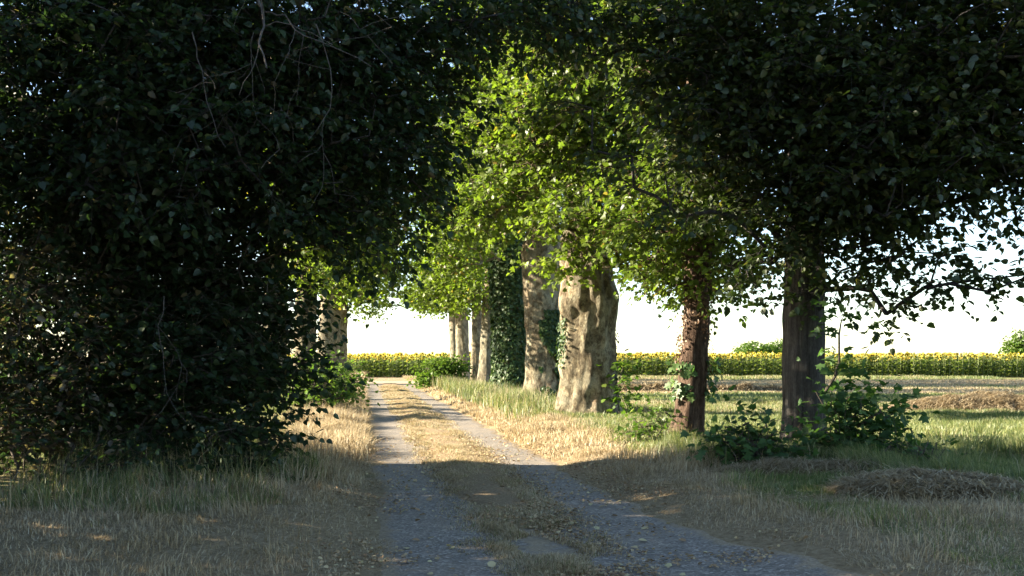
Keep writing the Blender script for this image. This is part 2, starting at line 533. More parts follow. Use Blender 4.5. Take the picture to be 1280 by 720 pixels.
def sample_blobs(blobs, rng, shell=2.2):
    """blob: (center xyz, radii xyz, clusters per cubic metre, leaf scale)"""
    C = []; S = []
    for c, r, dens, ls in blobs:
        r = np.asarray(r, float)
        if dens < 9: dens = dens * (2.1 if ls < 1.25 else 1.5)
        n = max(4, int(4.19 * r[0] * r[1] * r[2] * dens))
        d = unit(rng.normal(size=(n, 3)))
        u = rng.random(n) ** (1 / shell)
        p = np.asarray(c) + d * u[:, None] * r
        nz = np.array([mnoise.noise(Vector((q[0] * .6, q[1] * .6, q[2] * 1.5))) + 0.5 * mnoise.noise(Vector((q[0] * 1.5, q[1] * 1.5, q[2] * 2.6))) for q in p])
        keep = (nz > -0.14 + 0.15 * rng.random(n)) | (dens >= 9)
        C.append(p[keep]); S.append(np.full(keep.sum(), ls))
    return np.concatenate(C), np.concatenate(S)


def foliage(name, mat, parent, centers, scl, twig, rng, per=30, leaf=0.10, spread=0.38, droop=0.35, kind='ovate', twl=0.6, tilt=0.55, tubes_into=None):
    """every cluster is a spray of leafy twiglets fanned out from its centre"""
    n = len(centers)
    k = 5
    m = n * k
    ci = np.repeat(np.arange(n), k)
    sc = scl[ci]
    ph = rng.uniform(0, 2 * PI, n)[ci] + np.tile(np.arange(k) * 2 * PI / k, n) + rng.normal(0, 0.35, m)
    hz = np.stack([np.cos(ph), np.sin(ph), np.zeros(m)], 1)
    td = unit(twig[ci] * 0.65 + hz * rng.uniform(0.5, 1.1, m)[:, None] + np.stack([np.zeros(m), np.zeros(m), rng.normal(-droop * 0.5, 0.28, m)], 1))
    L = spread * rng.uniform(0.9, 2.0, m) * np.sqrt(sc)
    start = centers[ci] + rng.normal(0, 0.07, (m, 3)) * np.sqrt(sc)[:, None]
    sag = droop * rng.uniform(0.2, 0.7, m)
    def along(t, i):
        q = start[i] + td[i] * (t * L[i])[:, None]
        q[:, 2] -= sag[i] * L[i] * t ** 2
        return q
    if tubes_into is not None:
        i = np.where(sc < 1.3)[0]
        if len(i):
            z = np.zeros(len(i))
            p0, p1, p2 = along(z, i), along(z + 0.5, i), along(z + 1.0, i)
            tubes(tubes_into, p0, p1, z + 0.0042, z + 0.003, 3); tubes(tubes_into, p1, p2, z + 0.003, z + 0.0016, 3)
    pl = np.maximum(2, per / k * rng.uniform(0.7, 1.35, m) / sc ** 1.1).astype(int)
    ti = np.repeat(np.arange(m), pl)
    N = len(ti)
    t = rng.uniform(0.08, 1.05, N)
    pos = along(t, ti)
    side = unit(np.cross(td[ti], np.array([0, 0, 1.0]) + rng.normal(0, 0.2, (N, 3))))
    sg = np.where(rng.random(N) < 0.5, -1.0, 1.0)
    size = leaf * rng.uniform(0.5, 1.3, N) * sc[ti]
    dr = td[ti] * rng.uniform(0.3, 0.9, N)[:, None] + side * sg[:, None] * (1.1 - 0.6 * t)[:, None] + rng.normal(0, 0.22, (N, 3)) + np.array([0, 0, -droop * 0.9])
    pos = pos + unit(dr) * (size * 0.25)[:, None]
    nm = np.array([0, 0, 1.0]) + rng.normal(0, tilt, (N, 3))
    crnd = rng.random(n)
    rnd = np.clip(0.55 * rng.random(N) + 0.42 * crnd[ci[ti]], 0, 1)
    rnd = np.where(rng.random(N) < 0.02, 1.0, np.minimum(rnd, 0.93))
    return leaves_mesh(name, mat, parent, pos, dr, nm, size, rnd, kind)


def tree(name, label, cat, base, trunk_path, blobs, seed, bark_m, leaf_m, group=None, leaf=0.10, per=30, kind='ovate',
         top=None, crown_z=None, spread=0.38, droop=0.35, trunk_kw=None, crown_name='crown', trunk_name='trunk', rmax=0.16, kpath=0.3, stems=None, tilt=0.55):
    rng = np.random.default_rng(seed)
    gz = float(height(base[0], base[1]))
    root = empty(name, (base[0], base[1], gz), label, cat, group)
    C, S = sample_blobs(blobs, rng)
    mb = MB()
    if stems is None:
        path = [(x, y, z + gz - 0.15 if i == 0 else z + gz, r) for i, (x, y, z, r) in enumerate(trunk_path)]
        trunk_rings(mb, path, seed=seed, **(trunk_kw or {}))
        P = np.array(path)
        z0 = crown_z if crown_z is not None else P[-1, 2] * 0.7
        zz = np.arange(max(z0, 0.5), P[-1, 2], 0.3)
        if len(zz) == 0: zz = np.array([P[-1, 2]])
        axis = np.stack([np.interp(zz, P[:, 2], P[:, 0]), np.interp(zz, P[:, 2], P[:, 1]), zz], 1)
    else:
        axis = []
        for (x0, y0, x1, y1, z1, r) in stems:
            k = max(4, int(z1 / 0.35))
            t = np.linspace(0, 1, k)
            q = np.stack([x0 + (x1 - x0) * t ** 1.5, y0 + (y1 - y0) * t ** 1.5, gz - 0.1 + z1 * t], 1)
            q[1:-1, :2] += rng.normal(0, 0.035, (k - 2, 2))
            rr = r * (1 - 0.6 * t)
            tubes(mb, q[:-1], q[1:], rr[:-1], rr[1:], 7)
            axis.append(q[k // 4:])
        axis = np.concatenate(axis)
    p0, p1, r0, r1, tw = skeleton(axis, C, rng, rmax=rmax, kpath=kpath)
    big = r1 > 0.03
    tubes(mb, p0[big], p1[big], r0[big], r1[big], 8)
    tubes(mb, p0[~big], p1[~big], r0[~big], r1[~big], 4)
    foliage(crown_name, leaf_m, root, C, S, tw, rng, per=per, leaf=leaf, spread=spread, droop=droop, kind=kind, tilt=tilt, tubes_into=mb if leaf < 0.14 else None)
    mb.build(trunk_name, bark_m, root, smooth=True)
    return root


def ivy_on(root, name, mat, pts_fn, n, seed, leaf=0.085, kind='lobed', out=0.06):
    """pts_fn(rng, n) -> positions, outward normals"""
    rng = np.random.default_rng(seed)
    p, nrm = pts_fn(rng, n)
    m = len(p)
    p = p + nrm * (rng.random((m, 1)) ** 1.5 * out * 2 + 0.015)
    dirs = np.array([0, 0, -1.0]) + rng.normal(0, 0.5, (m, 3)) + nrm * 0.35
    nm = nrm + np.array([0, 0, 0.5]) + rng.normal(0, 0.35, (m, 3))
    return leaves_mesh(name, mat, root, p, dirs, nm, leaf * rng.uniform(0.5, 1.2, m), rng.random(m), kind)


def trunk_surface(path, gz, th0, th1, z0, z1, scale=1.0, edge=None):
    P = np.array(path)
    def fn(rng, n):
        th = rng.uniform(th0, th1, n); z = rng.uniform(z0, z1, n)
        nz = np.array([mnoise.noise(Vector((math.cos(a) * 1.2, math.sin(a) * 1.2 + 7, b * 0.9))) for a, b in zip(th, z)])
        lim = -0.12
        keep = (nz > lim) if edge is None else edge(th, z, nz)
        th, z = th[keep], z[keep]
        r = np.interp(z, P[:, 2], P[:, 3]) * (1 + 0.3 * np.exp(-z / 0.8 * 2.2)) * scale
        x = np.interp(z, P[:, 2], P[:, 0]); y = np.interp(z, P[:, 2], P[:, 1])
        nr = np.stack([np.cos(th), np.sin(th), np.zeros_like(th)], 1)
        return np.stack([x, y, z + gz], 1) + nr * r[:, None], nr
    return fn


def B(px, py, d, rx, ry, rz, dens=6.5, ls=1.0):
    return (W(px, py, d), (rx, ry, rz), dens, ls)


# ================================================================== SETTING
# ground: one sheet out to the horizon, fine where the photograph looks
def graded(lo, hi, step, far):
    inner = np.arange(lo, hi + 1e-6, step)
    outp = hi + np.geomspace(step * 1.5, far, 26)
    outn = lo - np.geomspace(step * 1.5, far, 26)[::-1]
    return np.concatenate([outn, inner, outp])


gx = graded(-16, 26, 0.16, 3500.0)
gy = graded(-4, 70, 0.2, 3500.0)
GX, GY = np.meshgrid(gx, gy)
GZ = height(GX, GY)
nx, ny = len(gx), len(gy)
ii = np.arange(nx * ny).reshape(ny, nx)
gf = np.stack([ii[:-1, :-1], ii[:-1, 1:], ii[1:, 1:], ii[1:, :-1]], -1).reshape(-1, 4)
g = np_mesh('ground', np.stack([GX, GY, GZ], -1).reshape(-1, 3), [gf], M['ground'], None, {'dry': dryness(GX, GY).ravel()}, True)
tag(g, 'grassy ground of verges and stubble field under the avenue', 'ground', kind='structure')


def ribbon(name, mat, ys, uL, uR, lift, label, cat, n=14, crown=0.0):
    t = np.linspace(0, 1, n)
    uL = np.minimum(uL, (uL + uR) / 2 - 0.02); uR = np.maximum(uR, uL + 0.04)
    U = uL[:, None] * (1 - t) + uR[:, None] * t
    Y = np.repeat(ys[:, None], n, 1)
    X = lane_c(Y) + U * 1.011
    Z = height(X, Y) + lift + crown * np.sin(PI * t)[None, :]
    Z = Z - crown * np.sin(PI * t)[None, :] * (1 - sstep(0.3, 0.9, (uR - uL)[:, None]))
    if lift > 0.02: Z = Z - 0.05 * (1 - sstep(0.05, 0.35, (uR - uL)[:, None]))
    Z[:, 0] -= 0.03 if lift > 0.006 else 0.0
    Z[:, -1] -= 0.03 if lift > 0.006 else 0.0
    i = np.arange(len(ys) * n).reshape(len(ys), n)
    f = np.stack([i[:-1, :-1], i[:-1, 1:], i[1:, 1:], i[1:, :-1]], -1).reshape(-1, 4)
    o = np_mesh(name, np.stack([X, Y, Z], -1).reshape(-1, 3), [f], mat, None, {'edge': np.tile(np.abs(2 * t - 1), len(ys)), 'mid': np.exp(-(U / 0.42) ** 2).ravel()}, True)
    return tag(o, label, cat, kind='structure')


ys = np.arange(-3, 61, 0.12)
edge = lambda s, a: (fbm(ys, ys * 0 + s * 13.7, 0.9, s, 4) - 0.5) * a
wide = 0.85 * (1 - sstep(6, 12, ys))
ribbon('lane', M['road'], ys, -1.50 + edge(1, 0.45), 1.46 + wide + edge(2, 0.5), 0.014, 'worn grey gravel lane with two wheel tracks between the trees', 'lane', 26)
narrow = 0.16 * (1 - sstep(8, 13, ys))
k0 = ys > 9.6
ys_all = ys; ys = ys[k0]
narrow = 0.45 * (1 - sstep(9.6, 12.5, ys))
ribbon('grass_strip', M['strip'], ys, -0.50 + narrow + edge(3, 0.45), 0.50 - narrow + edge(4, 0.45), 0.026, 'dry grass strip down the middle of the lane', 'grass strip', 10, 0.03)
# crossing farm track at the far end
cm = []
cx = np.arange(-60, 3, 1.0)
cy0 = 59.5 + (vnoise(cx, cx * 0, 4, 5) - 0.5) * 1.2; cy1 = 66.0 + (vnoise(cx, cx * 0, 5, 6) - 0.5) * 1.2
tt = np.linspace(0, 1, 8)
CY = cy0[:, None] * (1 - tt) + cy1[:, None] * tt
CX = np.repeat(cx[:, None], 8, 1)
CZ = height(CX, CY) + 0.035
i = np.arange(CX.size).reshape(CX.shape)
o = np_mesh('farm_track', np.stack([CX, CY, CZ], -1).reshape(-1, 3), [np.stack([i[:-1, :-1], i[1:, :-1], i[1:, 1:], i[:-1, 1:]], -1).reshape(-1, 4)], M['cross'], None, None, True)
tag(o, 'bare earth track crossing in front of the sunflower field', 'track', kind='structure')

# ================================================================== RIGHT ROW OF TREES
AV = 'trees of the avenue'
# dark lime in front
bx, by = 5.22, 17.8
t1p = [(bx, by, 0, 0.36), (bx, by, 1.5, 0.355), (bx + 0.02, by, 4, 0.35), (bx - 0.05, by + 0.1, 7, 0.28), (bx, by, 11, 0.16), (bx, by, 14, 0.06)]
T1 = tree('lime_tree', 'dark grey straight trunked tree with leafy shoots round its foot, nearest on the right', 'tree', (bx, by), t1p, [
    B(1040, 130, 16.6, 2.8, 2.2, 2.2), B(900, 150, 16.2, 1.3, 1.2, 0.8), B(880, 60, 16.2, 1.5, 1.4, 1.0), B(830, 215, 15.8, 0.8, 0.7, 0.3, 9), B(790, 40, 16.0, 0.9, 0.9, 0.5), B(765, 195, 15.4, 0.55, 0.5, 0.20, 9), B(720, 130, 15.2, 0.35, 0.4, 0.14, 12), B(840, 265, 15.8, 0.5, 0.5, 0.2, 9), B(700, 45, 15.4, 0.6, 0.6, 0.28, 9), B(950, 245, 16.4, 1.0, 1.0, 0.6), B(1150, 170, 15.4, 2.0, 1.7, 1.5), B(1250, 70, 15.2, 1.9, 1.8, 1.9),
    B(1110, 280, 16.2, 1.0, 1.0, 0.75), B(1075, 345, 16.6, 0.75, 0.7, 0.40), B(1000, 290, 16.4, 1.0, 0.8, 0.7), B(940, 335, 16.8, 0.6, 0.6, 0.5), B(1010, 370, 17.0, 0.7, 0.6, 0.22, 9), B(1110, 385, 16.2, 0.35, 0.3, 0.18, 14), B(1140, 315, 15.6, 0.6, 0.5, 0.32, 11),
    B(1225, 350, 15.0, 0.52, 0.4, 0.24, 28), B(1180, 325, 15.2, 0.3, 0.3, 0.2, 28), B(1300, 330, 15.0, 0.5, 0.4, 0.3, 22), B(1150, 360, 15.6, 0.3, 0.3, 0.18, 24), B(1340, 200, 15.4, 1.2, 1.4, 1.2),
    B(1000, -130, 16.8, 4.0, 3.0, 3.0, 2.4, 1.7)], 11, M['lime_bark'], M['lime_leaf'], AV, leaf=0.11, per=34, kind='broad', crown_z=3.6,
    trunk_kw=dict(seg=36, flare=0.22, lobes=6, lobe=0.05, rough=0.03), rmax=0.11)

# reddish peeling trunk
bx, by = 3.52, 19.4
t2p = [(bx - 0.10, by, 0, 0.31), (bx - 0.06, by, 0.7, 0.27), (bx + 0.04, by, 1.8, 0.27), (bx + 0.12, by, 3.2, 0.25), (bx + 0.1, by, 6, 0.2), (bx, by, 10, 0.1), (bx, by, 12, 0.05)]
T2 = tree('maple_tree', 'slimmer tree with flaking reddish brown trunk and dead ivy on it', 'tree', (bx, by), t2p, [
    B(880, 250, 20.0, 1.4, 1.3, 1.1), B(850, 335, 19.6, 0.9, 0.9, 0.5), B(870, 290, 18.7, 0.9, 0.5, 0.8, 8), B(865, 345, 18.9, 0.6, 0.4, 0.32, 14), B(820, 290, 19.2, 0.9, 0.7, 0.7, 7), B(800, 240, 19.8, 0.9, 0.8, 0.7, 7), B(815, 345, 19.4, 0.5, 0.5, 0.3, 12), B(875, 180, 18.8, 0.9, 0.6, 1.0, 8), B(905, 350, 19.6, 0.6, 0.7, 0.4), B(930, 320, 19.8, 0.8, 0.8, 0.6),
    B(850, 40, 20.4, 1.8, 1.6, 1.4), B(880, 150, 20.2, 1.4, 1.4, 1.1), B(850, -140, 19.6, 3.0, 2.8, 2.6, 2.2, 1.7)], 12, M['peel_bark'], M['maple_leaf'], AV, leaf=0.11, per=32, kind='broad', tilt=0.9, crown_z=3.2,
    trunk_kw=dict(seg=32, flare=0.25, lobes=4, lobe=0.10, rough=0.05), rmax=0.10)
gz = float(height(bx, by))
ivy_on(T2, 'dead_ivy', M['dead_leaf'], trunk_surface(t2p, gz, 0, 2 * PI, 1.3, 3.4), 1500, 5, 0.06, 'ovate', 0.04)
ivy_on(T2, 'vine', M['shade_leaf'], trunk_surface(t2p, gz, PI * 1.05, PI * 1.95, 0.75, 1.55), 130, 6, 0.15, 'lobed', 0.14)

# the big pollarded plane
bx, by = 2.04, 27.3
def burl(th, h):
    def knob(a, z, s, amp):
        d = (np.angle(np.exp(1j * (th - a))) / s) ** 2 + ((h - z) / (s * 0.8)) ** 2
        return amp * np.exp(-d)
    return (knob(-2.5, 3.2, 0.5, 0.22) + knob(-1.1, 3.1, 0.4, 0.14) + knob(-0.3, 3.3, 0.45, 0.16) + knob(1.5, 3.3, 0.8, 0.2) - knob(-2.0, 2.55, 0.28, 0.10) + knob(-0.8, 1.7, 0.22, 0.07) + knob(-1.7, 0.9, 0.25, 0.06) + knob(-1.25, 2.62, 0.15, 0.10) - knob(-2.0, 2.9, 0.22, 0.16)
            + knob(-2.6, 1.4, 0.4, 0.10) + knob(-0.2, 0.2, 0.4, 0.14) + knob(-2.8, 0.1, 0.4, 0.12) + knob(-1.5, 0.1, 0.3, 0.08)
            + 0.03 * np.sin(9 * th + 2 * h) + 0.02 * np.sin(17 * th - 3 * h))
t3p = [(bx, by, 0, 0.84), (bx, by, 0.5, 0.80), (bx + 0.03, by, 1.2, 0.75), (bx + 0.05, by, 2.2, 0.73), (bx + 0.05, by, 3.2, 0.74), (bx + 0.0, by, 4.0, 0.72), (bx - 0.1, by + 0.1, 5.4, 0.55), (bx - 0.2, by + 0.3, 7, 0.3), (bx, by, 10.5, 0.12)]
T3 = tree('plane_tree', 'broad knobbly plane tree with swollen pollard head and pale mottled bark', 'tree', (bx, by), t3p, [
    B(765, 270, 25.2, 2.2, 1.5, 1.3), B(825, 315, 25.6, 1.5, 1.1, 0.9), B(700, 330, 25.6, 0.9, 0.8, 0.4), B(690, 150, 26.0, 2.0, 2.0, 1.7), B(730, 60, 26.0, 2.3, 2.0, 1.7), B(800, 180, 26, 1.8, 1.6, 1.5),
    B(610, 250, 26.5, 1.1, 1.0, 0.9), B(640, 120, 27, 1.4, 1.3, 1.2), B(590, 180, 28, 1.3, 1.3, 1.2), B(870, 350, 26.5, 0.8, 0.8, 0.5), B(740, -120, 27, 3.2, 2.8, 2.4, 2.2, 1.7)], 13,
    M['plane_bark'], M['plane_leaf'], AV, leaf=0.135, per=26, kind='lobed', tilt=0.9, crown_z=3.4, spread=0.36,
    trunk_kw=dict(seg=72, flare=0.12, flare_h=0.7, lobes=5, lobe=0.07, rough=0.05, extra=burl, step=0.06), rmax=0.2)
gz = float(height(bx, by))
ivy_on(T3, 'ivy', M['ivy_leaf'], trunk_surface(t3p, gz, PI * 1.0, PI * 1.22, 1.3, 3.2), 420, 7, 0.085)
ivy_on(T3, 'ivy', M['ivy_leaf'], trunk_surface(t3p, gz, -0.35, 0.6, 0.3, 2.4), 420, 8, 0.085)

# plane with ivy down one side
bx, by = 1.25, 39.5
t4p = [(bx, by, 0, 0.82), (bx + 0.02, by, 0.8, 0.74), (bx, by, 2.5, 0.72), (bx - 0.05, by, 5.5, 0.85), (bx, by, 7, 0.6), (bx, by, 11, 0.25)]
T4 = tree('plane_tree', 'tall plane tree with white left side and dark ivy down its right side', 'tree', (bx, by), t4p, [
    B(660, 180, 37, 2.8, 2.2, 2.6, 4.5, 1.15), B(600, 240, 38, 2.2, 2.0, 2.0, 4.5, 1.15), B(700, 90, 38, 3.0, 2.4, 2.4, 4.0, 1.15), B(560, 130, 38, 2.4, 2, 2.4, 4.0, 1.15), B(650, -20, 38, 3.6, 3, 3, 2.2, 1.5)], 14,
    M['plane_bark'], M['plane_leaf'], AV, leaf=0.15, per=24, kind='lobed', tilt=0.9, crown_z=5.0,
    trunk_kw=dict(seg=56, flare=0.30, lobes=5, lobe=0.07, rough=0.05), rmax=0.2)
gz = float(height(bx, by))
ivy_on(T4, 'ivy', M['ivy_leaf'], trunk_surface(t4p, gz, -PI * 0.62, PI * 0.2, 0.0, 3.4, edge=lambda th, z, n: n * 1.3 + 0.35 * np.sin(7 * z + 9 * th) * np.cos(3.1 * z) > -0.35 + 1.1 * np.clip(-PI * 0.38 - th, 0, 1)), 6500, 9, 0.13)

# plane wholly covered in ivy
bx, by = 0.0, 48.5
t5p = [(bx, by, 0, 0.78), (bx, by, 1, 0.74), (bx, by, 3, 0.78), (bx, by, 6, 0.9), (bx, by, 8, 0.6), (bx, by, 12, 0.25)]
T5 = tree('plane_tree', 'thick tree trunk wholly wrapped in dark ivy', 'tree', (bx, by), t5p, [
    B(600, 220, 46, 3.2, 2.6, 2.6, 3.5, 1.3), B(640, 100, 47, 3.5, 3, 3, 3.0, 1.3), B(560, 310, 46, 2.0, 1.8, 1.4, 3.5, 1.2), B(600, -20, 48, 4, 3.5, 3, 2.0, 1.5)], 15,
    M['pale_bark'], M['plane_leaf'], AV, leaf=0.16, per=22, kind='lobed', tilt=0.9, crown_z=6.0, trunk_kw=dict(seg=40, rough=0.05), rmax=0.2)
gz = float(height(bx, by))
ivy_on(T5, 'ivy', M['ivy_leaf'], trunk_surface(t5p, gz, 0, 2 * PI, 0.2, 7.5, edge=lambda th, z, n: n > -2), 15000, 10, 0.17, out=0.12)

# slimmer pale trunks at the far end
far = [
    # px, d, r, lean px, top, label
    (607, 57.0, 0.42, 5, 9, 'pale trunk leaning slightly right, just left of the ivy wrapped trunk', M['pale_bark']),
    (594, 61.0, 0.30, 2, 9, 'slender yellowish trunk in the gap left of the pale leaning trunk', M['plane_bark']),
    (579, 66.5, 0.44, -2, 9, 'grey trunk second from the far end of the right row', M['pale_bark']),
    (570, 71.0, 0.34, -3, 9, 'last small grey trunk at the far end of the right row', M['pale_bark']),
]
for k, (px, d, r, lean, top, lab, bm) in enumerate(far):
    p = W(px, HORIZON, d); bx, by = p[0], p[1]
    lx = lean / F * d
    tp = [(bx, by, 0, r * 1.1), (bx + lx * 0.5, by, 2, r), (bx + lx, by, 4.5, r), (bx + lx * 1.3, by, 7, r * 0.7), (bx + lx * 1.3, by, 12, 0.15)]
    tree('plane_tree', lab, 'tree', (bx, by), tp, [
        (np.array([bx - 0.8, by - 1, 6.2 + 0.3 * k]), (2.6, 2.6, 1.8), 3.2, 1.2), (np.array([bx, by, 9.5]), (3.6, 3.2, 2.8), 2.4, 1.4), (np.array([bx, by, 13]), (3.4, 3.2, 2.4), 1.6, 1.7),
        (np.array([bx - 2.2, by + 0.5, 5.4 + 0.2 * k]), (1.9, 1.6, 1.1), 4.0, 1.1)], 30 + k,
        bm, M['plane_leaf'], AV, leaf=0.16, per=22, kind='lobed', tilt=0.9, crown_z=4.5, trunk_kw=dict(seg=28, rough=0.04, flare=0.3), rmax=0.18)

# ================================================================== LEFT ROW
# big dark tree overhanging the lane
bx, by = -6.2, 15.9
l0p = [(bx, by, 0, 0.45), (bx, by, 2, 0.42), (bx + 0.1, by, 6, 0.36), (bx, by, 11, 0.2), (bx, by, 15, 0.07)]
L0 = tree('hornbeam_tree', 'huge dark tree overhanging the lane from the left with bare grey twigs in its crown', 'tree', (bx, by), l0p, [
    B(120, 60, 13.6, 2.5, 1.9, 1.9), B(320, 60, 13.8, 2.2, 1.8, 1.7), B(250, 190, 13.2, 2.1, 1.5, 1.2), B(270, 270, 14.6, 1.6, 0.9, 0.9), B(510, 130, 15.0, 1.0, 0.9, 0.8), B(500, 230, 15.2, 0.9, 0.9, 0.8), B(60, 220, 13.8, 1.7, 1.6, 1.3), B(420, 150, 13.8, 1.2, 1.1, 1.2),
    B(400, 260, 13.8, 0.9, 0.9, 0.8), B(470, 60, 14.2, 1.3, 1.2, 1.2), B(560, 30, 14.6, 1.2, 1.2, 0.9), B(500, 170, 14.3, 0.85, 0.8, 0.7), B(460, 300, 14.2, 0.6, 0.6, 0.5), B(530, 240, 14.4, 0.45, 0.5, 0.3, 9), B(580, 120, 14.6, 0.6, 0.6, 0.35, 9), B(650, 10, 15.2, 1.1, 1.1, 0.6), B(720, 0, 15.6, 0.8, 0.8, 0.4, 7),
    (np.array([-5.6, 15.2, 9.2]), (4.2, 2.9, 2.8), 3.6, 1.5), (np.array([-6.2, 15.2, 13.0]), (4.3, 2.9, 2.8), 2.8, 1.7), (np.array([-8.5, 15.0, 6.0]), (2.6, 2.2, 2.6), 3.0, 1.4), (np.array([-6.6, 18.5, 6.4]), (1.5, 0.8, 2.4), 8.5, 1.2)], 21,  # last clump added out of sight to shade the lime trunk opposite
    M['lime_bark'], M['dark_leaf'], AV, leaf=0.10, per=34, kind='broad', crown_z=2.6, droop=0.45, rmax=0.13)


def dead_branch(root, starts, seed):
    rng = np.random.default_rng(seed)
    mb = MB(); P0 = []; P1 = []; R0 = []; R1 = []
    def grow(p, d, r, n, depth):
        for k in range(n):
            d2 = unit(d + rng.normal(0, 0.20, 3) + np.array([0, 0, -0.035 * (1 + depth)]))
            L = rng.uniform(0.10, 0.20) * (1.0 if depth else 1.3)
            q = p + d2 * L
            r2 = max(r * 0.90, 0.0028)
            P0.append(p); P1.append(q); R0.append(r); R1.append(r2)
            if depth < 3 and k > 0 and rng.random() < (0.42 if depth == 0 else 0.33):
                ax = unit(d2 + rng.normal(0, 0.75, 3) + np.array([0, 0, -0.25]))
                grow(q, ax, max(r2 * 0.55, 0.003), max(3, int(n * 0.6)), depth + 1)
            p, d, r = q, d2, r2
    for (a, b, r, n) in starts:
        mb = MB(); P0.clear(); P1.clear(); R0.clear(); R1.clear()
        grow(a, unit(b - a), r, n, 0)
        tubes(mb, np.array(P0), np.array(P1), np.array(R0), np.array(R1), 5)
        mb.build('dead_branch', M['dead_wood'], root, smooth=True)


dead_branch(L0, [(W(335, -10, 12.2), W(250, 42, 11.6), 0.026, 10), (W(240, 40, 11.7), W(262, 170, 11.5), 0.008, 8)], 3)
dead_branch(L0, [(W(330, 15, 12.3), W(420, 60, 11.8), 0.014, 10), (W(395, 30, 12.0), W(450, 150, 11.8), 0.009, 9)], 4)
dead_branch(L0, [(W(317, 40, 12.2), W(316, 150, 12.0), 0.006, 8)], 5)
dead_branch(L0, [(W(205, 370, 12.2), W(240, 440, 12.0), 0.006, 7)], 8)

# dense thicket shrubs under it (each a bush of its own)
HB = 'shrubs of the dark thicket'
def shrub(label, x, y, blobs, seed, stems, leaf_m='dark_leaf', leaf=0.10, per=30, kind='broad', group=HB, name='shrub', droop=0.35, bark_k='stem'):
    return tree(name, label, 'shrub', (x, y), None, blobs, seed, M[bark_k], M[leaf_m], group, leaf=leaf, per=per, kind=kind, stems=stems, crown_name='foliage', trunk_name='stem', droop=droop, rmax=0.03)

def fan(x, y, n, r, h, rad, seed):
    rg = random.Random(seed)
    return [(x + rg.uniform(-.25, .25), y + rg.uniform(-.25, .25), x + rg.uniform(-r, r), y + rg.uniform(-r, r), h * rg.uniform(0.7, 1.0), rad * rg.uniform(0.6, 1.2)) for _ in range(n)]

shrub('round leaved dark shrub at the lane end of the thicket', -4.55, 14.5, [
    B(325, 420, 14.0, 0.95, 0.9, 0.9), B(310, 330, 14.2, 1.1, 1.0, 1.0), B(300, 520, 13.8, 0.85, 0.7, 0.6), B(340, 490, 14.2, 0.55, 0.6, 0.5), B(280, 440, 14.6, 1.0, 0.8, 1.2), B(325, 370, 14.6, 0.6, 0.7, 0.6), B(290, 560, 13.0, 0.7, 0.5, 0.4), B(345, 550, 13.6, 0.4, 0.4, 0.3, 9), B(270, 590, 12.6, 0.6, 0.4, 0.28, 9), B(335, 440, 14.6, 0.3, 0.5, 0.4)], 41, fan(-4.55, 14.5, 7, 0.8, 3.2, 0.035, 1), per=34)
shrub('dark shrub with drooping leaves in the middle of the thicket', -6.4, 14.2, [
    B(190, 420, 13.6, 1.1, 0.9, 1.0), B(180, 320, 13.8, 1.2, 1.0, 1.0), B(200, 525, 13.5, 0.95, 0.7, 0.7), B(240, 470, 13.4, 0.7, 0.7, 0.8), B(120, 500, 13.8, 0.8, 0.7, 0.8), B(180, 575, 12.8, 0.9, 0.5, 0.4), B(200, 600, 12.3, 0.7, 0.4, 0.28, 9), B(120, 605, 12.2, 0.7, 0.4, 0.28, 9), B(215, 370, 14.6, 1.2, 1.1, 1.6)], 42, fan(-6.4, 14.2, 7, 0.9, 3.4, 0.035, 2), per=34)
shrub('brownish fading shrub at the left edge of the thicket', -8.3, 13.8, [
    B(60, 430, 13.2, 0.9, 0.8, 0.9, 5.5), B(40, 330, 13.4, 1.1, 1.0, 1.0, 5.0), B(50, 530, 13.2, 0.9, 0.7, 0.7, 6), B(-40, 450, 13.6, 0.9, 0.9, 1.6, 6), B(0, 500, 13.8, 0.9, 0.9, 0.9, 6), B(50, 585, 12.6, 0.9, 0.5, 0.4, 7), B(30, 610, 12.0, 0.8, 0.4, 0.3, 9)], 43, fan(-8.3, 13.8, 7, 0.9, 3.2, 0.032, 3), per=30, leaf_m='fading_leaf', kind='ovate')
shrub('dark shrub at the back of the thicket behind the fading shrub', -9.0, 15.0, [
    B(80, 400, 15.0, 1.4, 0.8, 1.2), B(20, 330, 15.0, 1.4, 0.8, 1.3), B(-20, 440, 15.0, 1.3, 0.8, 1.2), B(90, 500, 15.0, 1.3, 0.8, 0.8), B(10, 520, 15, 1.1, 0.8, 0.8), B(30, 230, 15.2, 1.5, 1.0, 1.1)], 49, fan(-9.0, 15.0, 7, 0.8, 3.6, 0.035, 9), per=34)
shrub('dark shrub at the back of the thicket behind the drooping shrub', -6.6, 15.2, [
    B(190, 380, 15.0, 1.2, 0.7, 1.2), B(170, 480, 15.0, 1.2, 0.7, 0.9), B(260, 400, 15.0, 1.0, 0.7, 1.2), B(270, 490, 15.0, 0.9, 0.7, 0.8)], 50, fan(-6.6, 15.2, 7, 0.6, 3.4, 0.035, 10), per=34)
